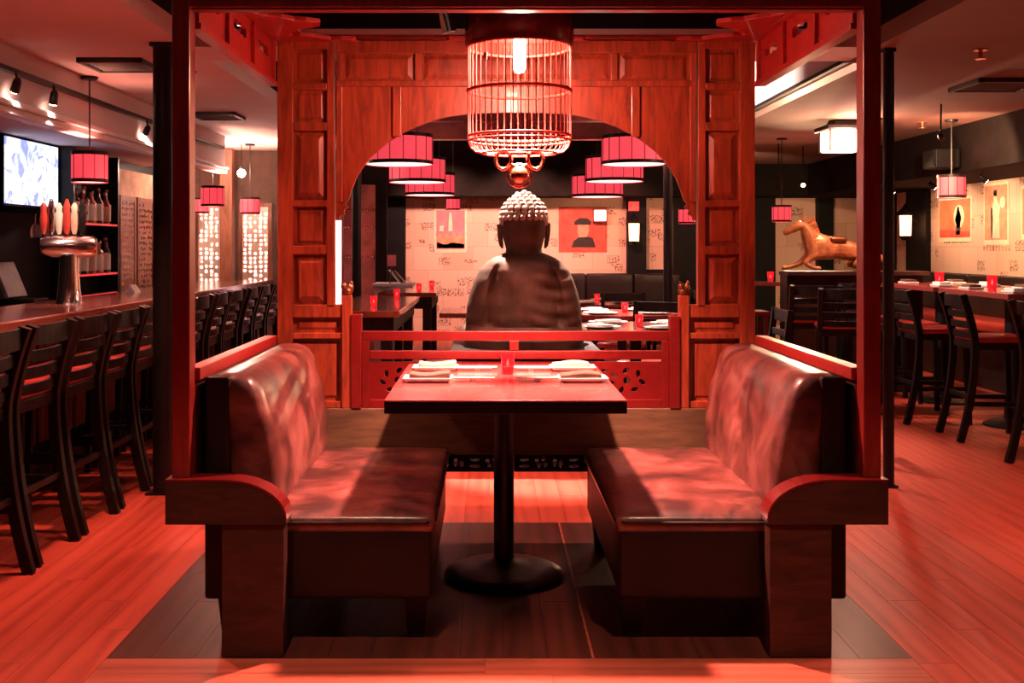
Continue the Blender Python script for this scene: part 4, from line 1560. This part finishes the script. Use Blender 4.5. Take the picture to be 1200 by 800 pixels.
for x_, lb in ((-.62, 'added black spotlight hung in the dining recess aimed at the monument poster'), (.45, 'added black spotlight hung in the dining recess aimed at the wall behind the statue'), (1.5, 'added black spotlight hung in the dining recess aimed at the portrait poster')):  # spotlights added to brighten the back wall
    track_head(x_, 13.3, 2.20, (x_, 15.0, 1.15), 145 if x_ < 1 else 110, lb, (1, .46, .37) if x_ < 1 else (1, .34, .28), None, 100, 3.15)
for y_, lb in ((9.6, 'wall washer under the soffit at the red poster'), (10.7, 'wall washer under the soffit above the dancer poster'), (11.8, 'wall washer under the soffit above the orange poster')):
    track_head(4.45, y_, 1.93, (5.2, y_ + .1, 1.35), 42, lb, (1, .58, .34), None, 120, 2.0)
downlight(.6, 8.2, 3.15, 700, 'downlight in the black dining recess washing the pale side of the recess', WHITE, 80, (2.08, 8.3, 2.75))
downlight(-.62, 2.25, 3.15, 260, 'added downlight out of view in front of the booth, bar side', WARM, 47, (-.62, 2.70, 0))  # added out of view to light the floor strip before the booth
downlight(.80, 2.25, 3.15, 260, 'added downlight out of view in front of the booth, poster wall side', WARM, 47, (.80, 2.70, 0))  # second unseen lamp added for the same floor strip
downlight(.3, 5.45, 3.15, 420, 'downlight in the dark recess just behind the booth screen', WARMRED, 70, (.1, 5.5, 0))


# ================================================================== POSTERS
def poster(name, label, fn, w, h, mat, prints, loc, border='print_cream'):
    """fn(u,v,d): u along the wall, v up, d out of the wall"""
    t = thing(name, label, 'poster', loc)
    def bx(a, b, c_, d, e0, e1):
        p0 = fn(a, c_, e0)
        p1 = fn(b, d, e1)
        return MB().box(p0[0], p1[0], p0[1], p1[1], p0[2], p1[2])
    obj('sheet', bx(-w / 2 - .03, w / 2 + .03, -h / 2 - .05, h / 2 + .03, .002, .006), border, t)
    obj('picture', bx(-w / 2, w / 2, -h / 2, h / 2, .006, .009), mat, t)
    for nm, m_, poly in prints:
        obj(nm, MB().prism([(u, v) for u, v in poly], lambda u, v, q: fn(u, v, .009 + q), .002), m_, t)
    return t


bw = lambda cx_, cz_: (lambda u, v, d: (cx_ + u, YB - d, cz_ + v))
cx_, cz_ = px(528, YB), pz(269, YB)
mon = [(-.03, -.02), (.03, -.02), (.025, .12), (.012, .24), (-.012, .24), (-.025, .12)]
crowd = [(-.19, -.26), (.19, -.26), (.19, -.10), (.14, -.06), (.10, -.11), (.05, -.02), (0, -.10), (-.06, -.03), (-.11, -.10), (-.15, -.05), (-.19, -.11)]
poster('monument_poster', 'poster of a pale monument above a crowd on the newsprint back wall', bw(cx_, cz_), .40, .54, 'poster_pink',
       [('monument', 'print_cream', mon), ('crowd', 'print_skin', crowd), ('banner', 'print_cream', [(-.16, -.02), (-.10, -.02), (-.09, .06), (-.15, .05)]), ('shadow', 'print_black', [(-.19, -.26), (.19, -.26), (.19, -.20), (.02, -.18), (-.08, -.21), (-.19, -.17)])], (cx_, YB - .05, 1.0))
cx_, cz_ = px(683, YB), pz(268, YB)
face = [(-.055, -.12), (.055, -.12), (.085, -.03), (.08, .06), (-.07, .06), (-.08, -.03)]
cap = [(-.12, .055), (.11, .055), (.12, .10), (.06, .15), (-.05, .15), (-.12, .10)]
coat = [(-.16, -.26), (.18, -.26), (.14, -.13), (.06, -.11), (-.06, -.12), (-.13, -.17)]
poster('portrait_poster', 'red poster with the head of a figure in a cap on the newsprint back wall', bw(cx_, cz_), .62, .56, 'poster_red',
       [('face', 'print_skin', face), ('cap', 'print_black', cap), ('coat', 'print_black', coat)], (cx_, YB - .05, 1.0), 'poster_red')
rw = lambda cy_, cz_: (lambda u, v, d: (XR - d, cy_ - u, cz_ + v))
fig = [(-.05, -.16), (.05, -.16), (.06, -.02), (.09, .02), (.04, .09), (.02, .15), (-.02, .15), (-.04, .08), (-.08, .0), (-.05, -.04)]
poster('orange_poster', 'orange red poster of a dark striding figure on the right wall', rw(11.9, pz(256, 11.9)), .78, .42, 'poster_orange',
       [('glow', 'print_cream', circ(.12, .02, .13, 16)), ('figure', 'print_black', [(u + .10, v - .02) for u, v in fig]), ('ground', 'poster_red', [(-.38, -.21), (.38, -.21), (.38, -.15), (-.38, -.12)])], (XR - .05, 11.9, 1.0))
lady = [(-.07, -.26), (.09, -.26), (.08, -.05), (.10, .06), (.03, .13), (.02, .20), (-.03, .20), (-.04, .12), (-.09, .04), (-.05, -.06)]
poster('dancer_poster', 'tall pale poster of a standing robed figure on the right wall', rw(10.93, pz(249, 10.93)), .48, .56, 'print_skin',
       [('figure', 'print_cream', lady), ('hair', 'print_black', [(-.04, .17), (.03, .17), (.03, .23), (-.04, .23)]), ('sash', 'print_black', [(-.09, -.26), (-.07, -.26), (-.06, .04), (-.10, .06)]), ('fan', 'print_cream', circ(.15, .10, .06, 12))], (XR - .05, 10.93, 1.0))
poster('red_poster', 'red poster half seen on the right wall next to the dancer poster', rw(10.15, pz(247, 10.15)), .46, .44, 'poster_orange',
       [('figure', 'print_black', fig)], (XR - .05, 10.15, 1.0))
# print blocks of unreadable type under the posters
for i, (yc, zc, n, lb) in enumerate(((11.9, pz(282, 11.9), 10, 'strip of dark brush characters under the orange poster'), (10.93, pz(291, 10.93), 9, 'strip of faint characters under the dancer poster'))):
    t = thing('brush_lettering', lb, 'lettering', (XR - .01, yc, zc))
    for k in range(n):
        u = -.30 + .6 * (k + .5) / n
        g = MB()
        rr = random.Random(k + 20 * i)
        for q in range(4):
            if rr.random() < .5:
                zz = rr.uniform(-.022, .022)
                g.box(XR - .004, XR, yc - u - .02, yc - u + .02, zc + zz - .004, zc + zz + .004)
            else:
                y_ = rr.uniform(-.015, .015)
                g.box(XR - .004, XR, yc - u + y_ - .004, yc - u + y_ + .004, zc - .026, zc + .026)
        obj('character', g, 'print_black' if i == 0 else 'print_skin', t)


# ================================================================== WALL LAMPS, SIGNS, SPEAKER
def sconce(fnc, label, loc, k=1.0):
    t = thing('wall_sconce', label, 'wall lamp', loc)
    x, y, z = loc
    obj('sconce_glass', MB().lathe([(.05 * k, -.10 * k), (.055 * k, .08 * k)], loc, 6), 'sconce_glow', t)
    obj('sconce_roof', MB().lathe([(.085 * k, .08 * k), (.08 * k, .10 * k), (.03 * k, .15 * k), (.008, .19 * k)], loc, 6), 'black_metal', t)
    obj('sconce_base', MB().lathe([(.03 * k, -.14 * k), (.062 * k, -.10 * k)], loc, 6), 'black_metal', t)
    obj('sconce_arm', MB().tube([(x, y, z + .10 * k), fnc(z + .02)], .012, 6), 'black_metal', t)


sy = px(743, 14.7)
sconce(lambda z: (sy, 14.86, z), 'glowing wall sconce on the black pilaster of the back wall', (sy, 14.7, pz(271, 14.7)), 1.35)
sconce(lambda z: (XR - .06, 12.75, z), 'hexagonal lantern sconce on the black pilaster of the poster wall', (XR - .22, 12.75, pz(263, 12.75)), 1.35)
ex = tag(obj('exit_sign', MB().box(px(737, 14.8), px(749, 14.8), 14.80, 14.86, pz(247, 14.8), pz(236, 14.8)), 'exit_red', None, .005), 'small red sign glowing above the wall sconce', 'sign')
fx = thing('wall_light_box', 'small square pink light box mounted in front of the portrait poster', 'wall lamp', (px(703, 14.9), 14.9, pz(260, 14.9)))
obj('box_face', MB().box(px(696, 14.9), px(710, 14.9), 14.84, 14.96, pz(259, 14.9), pz(246, 14.9)), 'shade_glow', fx, .01)
obj('box_frame', MB().box(px(695, 14.9), px(711, 14.9), 14.88, 14.97, pz(261, 14.9), pz(245, 14.9)), 'cage_dark', fx, .006)
sp = thing('loudspeaker', 'black box loudspeaker mounted on the soffit above the poster wall', 'loudspeaker', (4.2, 9.7, 2.05))
obj('cabinet', MB().box(4.0, 4.22, 9.55, 9.83, 2.03, 2.20), 'black_paint', sp, .01)
obj('grille', MB().box(3.99, 4.0, 9.57, 9.81, 2.045, 2.185), 'black_paint', sp)
obj('bracket', MB().box(4.20, 4.26, 9.66, 9.72, 2.07, 2.16), 'black_metal', sp)

# ducts above the booth
dc = thing('pipe_duct', 'bare metal pipe running in the dark recess above the booth', 'pipe', (-.25, 5.3, 2.8))
obj('pipe', MB().tube([(-.32, 5.15, 3.13), (-.30, 5.15, 2.9), (-.20, 5.15, 2.40), (-.19, 5.15, 2.36)], .034, 16), 'chrome', dc)
obj('pipe_collar', MB().tube([(-.262, 5.15, 2.71), (-.257, 5.15, 2.685)], .04, 16), 'chrome', dc)

# ================================================================== DOOR AND HOST STAND
YD = 12.0
sg = thing('glass_sidelight', 'tall bright sidelight strip beside the studded red door', 'window', (px(396, 11.9), 11.9, 0))
obj('sidelight_pane', MB().box(px(389, 11.9), px(400, 11.9), 11.92, 11.95, .35, pz(258, 11.9)), 'door_glow', sg)
obj('sidelight_frame', MB().box(px(385, 11.9), px(389, 11.9), 11.9, 11.97, 0, 2.1).box(px(400, 11.9), px(402, 11.9), 11.9, 11.97, 0, 2.1).box(px(389, 11.9), px(400, 11.9), 11.9, 11.97, 0, .35), 'brown_wood', sg)
rd = thing('studded_door', 'dark red studded double door with a glowing gap behind the column', 'door', (px(420, 12.6), 12.6, 0))
for a, b in ((403, 415), (421, 441)):
    lf = obj('door_leaf', MB().box(px(a, 12.6), px(b, 12.6), 12.55, 12.6, 0, 2.05), 'hide_red', rd, .004)
    for zz in (1.2, 1.55, 1.75):
        for q in range(3):
            c_ = px(a + (b - a) * (q + .5) / 3, 12.6)
            obj('door_stud', MB().ball((c_, 12.545, zz), .018, 8, 5), 'copper', lf)
obj('door_gap_light', MB().box(px(415.5, 12.7), px(418.5, 12.7), 12.66, 12.68, .3, 1.75), 'door_glow', rd)
struct('trim_14', MB().box(-1.75, px(403, 12.6), 12.5, 12.6, 0, 3.15).box(px(441, 12.6), px(454, 12.6), 12.5, 12.62, 0, 3.15).box(px(403, 12.6), px(441, 12.6), 12.5, 12.6, 2.06, 3.15), 'dark_wall')
hs = thing('host_stand', 'pale grey host stand with menus beside the tall wooden tables', 'host stand', (px(462, 10.6), 10.7, 0))
hx0, hx1 = px(440, 10.6), px(482, 10.6)
obj('stand_body', MB().box(hx0, hx1, 10.5, 10.9, 0, .93), 'pale_panel', hs, .006)
obj('stand_top', MB().box(hx0 - .02, hx1 + .02, 10.46, 10.94, .93, .96), 'pale_panel', hs, .004)
mn = thing('open_menu', 'open white menu propped up on the host stand', 'menu', (px(466, 10.7), 10.7, .96))
obj('menu_page', MB().prism([(0, 0), (.012, 0), (-.10, .13), (-.112, .13)], lambda u, v, q: (px(469, 10.7) + u, 10.6 + q, .96 + v), .2), 'white_paper', mn)
obj('menu_cover', MB().prism([(0.02, 0), (.028, 0), (-.08, .12), (-.09, .12)], lambda u, v, q: (px(472, 10.7) + u, 10.62 + q, .96 + v), .2), 'black_vinyl', mn)
cd = thing('table_sign', 'small pink card sign on a thin stem beside the open menu', 'sign', (px(459, 10.55), 10.55, .96))
obj('stem', MB().tube([(px(457, 10.55), 10.55, .96), (px(459, 10.55), 10.55, 1.13)], .006, 6), 'black_metal', cd)
obj('card', MB().box(px(454, 10.55), px(464, 10.55), 10.545, 10.555, 1.13, 1.24), 'poster_pink', cd)


# ================================================================== DINING FURNITURE
def tall_table(x0, x1, y0, y1, z, label, group):
    t = thing('tall_table', label, 'table', ((x0 + x1) / 2, (y0 + y1) / 2, 0), 0, group)
    obj('table_top', MB().box(x0, x1, y0, y1, z - .04, z), 'bar_top_wood', t, .005)
    obj('apron', MB().box(x0 + .04, x1 - .04, y0 + .04, y1 - .04, z - .14, z - .04), 'black_wood', t)
    for xa in (x0 + .05, x1 - .12):
        for ya in (y0 + .05, y1 - .12):
            obj('leg', MB().box(xa, xa + .07, ya, ya + .07, 0, z - .04), 'black_wood', t, .004)


tall_table(-1.05, -.55, 6.55, 8.45, .93, 'tall brown wooden table close behind the booth screen', 'tall wooden tables')
tall_table(-.95, -.45, 9.1, 10.3, .93, 'tall brown wooden table in front of the host stand', 'tall wooden tables')
for x_, y_, lb in ((438, 7.0, 'red candle cup near the front end of the tall table behind the booth'), (465, 8.1, 'red candle cup near the far end of the tall table behind the booth'),
                   (491, 9.3, 'red candle cup on the near part of the tall table by the host stand'), (506, 10.1, 'red candle cup on the far part of the tall table by the host stand')):
    xx_ = min(px(x_, y_), -.58 if y_ < 9 else -.5)
    candle_holder(xx_, y_, .93, lb, 'candles on the tall tables', 0.85)


def make_chair():
    t = thing('dining_chair', 'black wooden dining chair with slatted back at a round table', 'chair', (0, 0, 0), 0, 'dining chairs')
    for s in (-1, 1):
        obj('rear_leg', MB().sweep([(-.24, s * .19, 0), (-.20, s * .19, .45), (-.26, s * .19, .90)], .04, .034), 'black_wood', t, .003, False)
        obj('front_leg', MB().sweep([(.19, s * .18, 0), (.18, s * .18, .43)], .036, .036), 'black_wood', t, .003, False)
    for z, h in ((.855, .08), (.74, .045), (.64, .045)):
        x = -.20 - .06 * ((z - .45) / .45)
        obj('slat', MB().box(x - .012, x + .008, -.18, .18, z - h / 2, z + h / 2), 'black_wood', t, .003, False)
    obj('seat', MB().rbox(-.21, .21, -.21, .21, .425, .475, .018, .1), 'seat_red', t, 0, False)
    return t


def round_table(x, y, z, r, label):
    t = thing('round_table', label, 'table', (x, y, 0), 0, 'round dining tables')
    obj('table_top', MB().lathe([(r, z - .035), (r + .005, z - .02), (r, z)], (x, y, 0), 40), 'table_wood', t)
    obj('column', MB().lathe([(.05, .03), (.04, .2), (.04, z - .06), (.12, z - .035)], (x, y, 0), 16), 'black_metal', t)
    obj('base_disc', MB().lathe([(.28, 0), (.28, .015), (.06, .05)], (x, y, 0), 28), 'black_metal', t)


rt = ((1.02, 7.42, 'round red topped dining table nearest the booth railing'), (1.12, 8.98, 'round red topped dining table between the two others'), (1.05, 10.6, 'round red topped dining table farthest from the booth'))
for x, y, lb in rt:
    round_table(x, y, .77, .48, lb)


def make_plate():
    t = thing('dinner_plate', 'white dinner plate with folded white napkin on a round table', 'plate', (0, 0, 0), 0, 'plates on the round tables')
    obj('dish', MB().lathe([(.08, 0), (.14, .015), (.143, .017), (.08, .006)], (0, 0, 0), 24), 'white_ceramic', t, 0, False)
    obj('napkin', MB().rbox(-.05, .05, -.09, .09, .006, .03, .008, .1), 'white_paper', t, 0, False)
    return t


p0 = make_plate()
first_plate = True
for i, (x, y, lb) in enumerate(rt):
    for k in range(4):
        a = PI / 2 * k + .55 + i * .3
        loc = (x + .31 * math.cos(a), y + .31 * math.sin(a), .77)
        lbl = 'white plate with folded white napkin on the %s' % lb.replace('red topped ', '')
        if first_plate:
            p0.location = loc
            p0.rotation_euler = (0, 0, a)
            p0['label'] = lbl
            first_plate = False
        else:
            dup(p0, loc, a, lbl)
    candle_holder(x + .02, y - .03, .77, 'red candle cup in the middle of the %s' % lb.replace('red topped ', ''), 'candles on the round tables', 1.0)
ch0 = make_chair()
ch0.location = (px(729, 9.62), 9.62, 0)
ch0.rotation_euler = (0, 0, R(-100))
ch0['label'] = 'black slatted dining chair behind the middle round table'
for x, y, a, lb in ((px(762, 8.05), 8.05, -115, 'black slatted dining chair between the two nearer round tables'), (1.75, 7.3, 180, 'black slatted dining chair on the column side of the near round table'),
                    (.35, 8.1, -20, 'black slatted dining chair standing just right of the statue plinth'), (1.75, 10.3, 180, 'black slatted dining chair beside the far round table')):
    dup(ch0, (x, y, 0), R(a), lb)
for x, y, a, lb in ((-.27, 7.58, 180, 'black slatted dining chair at the near half of the tall table behind the booth'), (-.27, 8.18, 180, 'black slatted dining chair at the far half of the tall table behind the booth')):
    dup(ch0, (x, y, 0), R(a), lb)
# red low table seen between statue and tall tables
lt = thing('low_red_table', 'low red topped square table between the statue and the tall tables', 'table', (-.18, 9.4, 0))
obj('table_top', MB().box(-.42, .12, 9.0, 9.8, .72, .76), 'table_wood', lt, .004)
obj('column', MB().lathe([(.05, .02), (.04, .72)], (-.15, 9.4, 0), 14), 'black_metal', lt)
obj('base_disc', MB().lathe([(.26, 0), (.26, .015), (.05, .05)], (-.15, 9.4, 0), 24), 'black_metal', lt)


# banquettes
def banquette(x0, x1, y0, y1, back, zs, zb, label, n):
    t = thing('banquette', label, 'banquette', ((x0 + x1) / 2, (y0 + y1) / 2, 0), 0, 'wall banquettes')
    obj('base', MB().box(x0, x1, y0, y1, 0, zs - .1), 'black_vinyl', t)
    obj('seat', MB().rbox(x0, x1, y0, y1, zs - .1, zs, .03, .3), 'seat_red' if back == 'x' else 'black_vinyl', t)
    if back == 'x':
        for k in range(n):
            a = y0 + (y1 - y0) * k / n
            b = y0 + (y1 - y0) * (k + 1) / n
            obj('back_cushion', MB().rbox(x1 - .16, x1, a + .004, b - .004, zs - .02, zb, .03, .3), 'black_vinyl', t)
    else:
        for k in range(n):
            a = x0 + (x1 - x0) * k / n
            b = x0 + (x1 - x0) * (k + 1) / n
            obj('back_cushion', MB().rbox(a + .004, b - .004, y1 - .16, y1, zs - .02, zb, .03, .3), 'black_vinyl', t)


banquette(4.62, XR - .005, 6.2, 12.5, 'x', .62, 1.03, 'long dark banquette along the poster wall behind the high tables', 5)
banquette(px(575, 14.6), px(800, 14.6), 14.35, 14.84, 'y', .5, .95, 'long dark banquette along the newsprint back wall', 4)


def high_table(y0, y1, label):
    x0, x1, z = 3.56, 4.30, 1.0
    yc = (y0 + y1) / 2
    t = thing('high_table', label, 'table', ((x0 + x1) / 2, yc, 0), 0, 'high tables by the poster wall')
    obj('table_top', MB().box(x0, x1, y0, y1, z - .04, z), 'table_wood', t, .004)
    obj('column', MB().lathe([(.07, .04), (.062, .2), (.062, z - .06), (.16, z - .04)], (3.88, yc, 0), 20), 'black_metal', t)
    obj('base_disc', MB().lathe([(.21, 0), (.21, .015), (.16, .04), (.07, .06)], (3.88, yc, 0), 32), 'black_metal', t)


HT = ((5.75, 7.05, 'high red topped table cut by the picture edge beside the nearest right hand stool'), (7.32, 8.45, 'high red topped pedestal table nearest the wide ceiling vent'), (8.55, 9.68, 'high red topped pedestal table under the poster wall pendant'))
for a, b, lb in HT:
    high_table(a, b, lb)
candle_holder(3.75, 7.95, 1.0, 'round red candle glass on the high table nearest the wide vent', None, 1.3)
candle_holder(3.75, 8.88, 1.0, 'red candle glass on the high table under the poster wall pendant', None, 1.3)
k = 0
for (a, b, lb), n in zip(HT[1:], (0, 1)):
    for x, y, rz in ((3.72, a + .22, 0), (3.72, b - .22, 0), (4.12, a + .25, 0), (4.12, b - .25, 0)):
        t = thing('napkin_dish', 'small white dish with dark napkin on the %s' % ('high table nearest the wide vent' if n == 0 else 'high table under the poster wall pendant'), 'plate', (x, y, 1.0), 0, 'dishes on the high tables')
        obj('dish', MB().box(x - .06, x + .06, y - .09, y + .09, 1.0, 1.014), 'white_ceramic', t, .005)
        obj('napkin', MB().rbox(x - .045, x + .045, y - .075, y + .075, 1.012, 1.034, .006, .1), 'napkin_brown' if k % 2 else 'white_paper', t)
        k += 1


# partition with the carved horse
pt = thing('partition', 'dark wooden partition with a ledge that carries the carved horse', 'partition', (3.3, 9.75, 0))
obj('partition_body', MB().box(2.74, 3.95, 9.70, 9.86, 0, 1.06), 'dark_wood', pt, .006)
obj('partition_ledge', MB().box(2.70, 3.98, 9.62, 9.94, 1.06, 1.10), 'dark_wood', pt, .006)
obj('partition_frame', MB().box(2.70, 2.76, 9.66, 9.90, 0, 1.06), 'black_wood', pt, .004)


def horse():
    ox, oy, oz = 3.12, 9.78, 1.10
    t = thing('horse_statue', 'carved golden brown wooden horse resting on the dark partition', 'statue', (ox, oy, oz))
    V = [(.28, 0, .20, .105), (.12, 0, .20, .098), (-.04, 0, .205, .10), (-.13, 0, .235, .105), (-.185, 0, .32, .082), (-.215, 0, .39, .062), (-.245, 0, .425, .052), (-.305, 0, .405, .050), (-.385, 0, .362, .034), (-.425, 0, .342, .032),
         # tail
         (.37, 0, .19, .035), (.46, .01, .14, .028), (.54, .02, .06, .016),
         # folded front leg left
         (-.17, .06, .14, .042), (-.26, .07, .06, .026), (-.36, .07, .030, .020), (-.42, .07, .028, .022),
         # front leg right
         (-.16, -.06, .14, .042), (-.25, -.08, .07, .026), (-.17, -.09, .028, .020), (-.10, -.09, .026, .022),
         # hind legs
         (.30, .07, .12, .055), (.20, .10, .06, .032), (.31, .11, .032, .022), (.40, .11, .030, .022),
         (.30, -.07, .12, .055), (.20, -.10, .06, .032), (.31, -.11, .032, .022), (.40, -.11, .030, .022)]
    E = [(0, 1), (1, 2), (2, 3), (3, 4), (4, 5), (5, 6), (6, 7), (7, 8), (8, 9), (0, 10), (10, 11), (11, 12), (3, 13), (13, 14), (14, 15), (15, 16), (3, 17), (17, 18), (18, 19), (19, 20), (0, 21), (21, 22), (22, 23), (23, 24), (0, 25), (25, 26), (26, 27), (27, 28)]
    me = bpy.data.meshes.new('body')
    me.from_pydata([v[:3] for v in V], E, [])
    o = bpy.data.objects.new('body', me)
    C.objects.link(o)
    o.parent = t
    sk = o.modifiers.new('skin', 'SKIN')
    for i, v in enumerate(V):
        me.skin_vertices[0].data[i].radius = (v[3], v[3])
    me.skin_vertices[0].data[2].use_root = True
    ss = o.modifiers.new('sub', 'SUBSURF')
    ss.levels = ss.render_levels = 2
    me.materials.append(MATS['gold_wood'])
    # mane, ears and a wooden base
    mn_ = MB()
    for k in range(7):
        u = k / 6
        x, z = ox - .115 - .075 * u, oz + .28 + .19 * u
        mn_.tube([(x - .01, oy, z - .03), (x + .04, oy, z + .01), (x + .075, oy + .01, z - .05)], [.020, .024, .006], 6)
    obj('mane', mn_, 'gold_wood', t)
    er = MB()
    for s in (-1, 1):
        er.tube([(ox - .235, oy + s * .028, oz + .460), (ox - .225, oy + s * .034, oz + .495), (ox - .222, oy + s * .034, oz + .508)], [.015, .012, .003], 6)
    obj('ear', er, 'gold_wood', t)
    obj('saddle', MB().rbox(ox - .02, ox + .14, oy - .10, oy + .10, oz + .255, oz + .315, .025, .06), 'bronze', t)


horse()
rs = thing('red_stool', 'plain red wooden backless stool beside the horse partition', 'stool', (2.72, 10.1, 0))
sx_, sy_ = 2.42, 9.9
rs.location = (sx_, sy_, 0)
obj('stool_seat', MB().box(sx_ - .15, sx_ + .15, sy_ - .15, sy_ + .15, .69, .73), 'red_lacquer', rs, .005)
for a in (-1, 1):
    for b in (-1, 1):
        obj('leg', MB().box(sx_ + a * .12 - .018, sx_ + a * .12 + .018, sy_ + b * .12 - .018, sy_ + b * .12 + .018, 0, .69), 'red_lacquer', rs, .003)
ft = thing('far_table', 'dark high table with a candle left of the horse partition', 'table', (2.55, 11.2, 0))
obj('table_top', MB().box(2.3, 2.98, 10.9, 11.5, .92, .96), 'table_wood', ft, .004)
obj('column', MB().lathe([(.05, .02), (.05, .92)], (2.62, 11.2, 0), 14), 'black_metal', ft)
obj('base_disc', MB().lathe([(.26, 0), (.26, .015), (.05, .05)], (2.62, 11.2, 0), 24), 'black_metal', ft)
candle_holder(2.93, 11.1, .96, 'red candle cup on the dark high table left of the horse', None, 1.2)
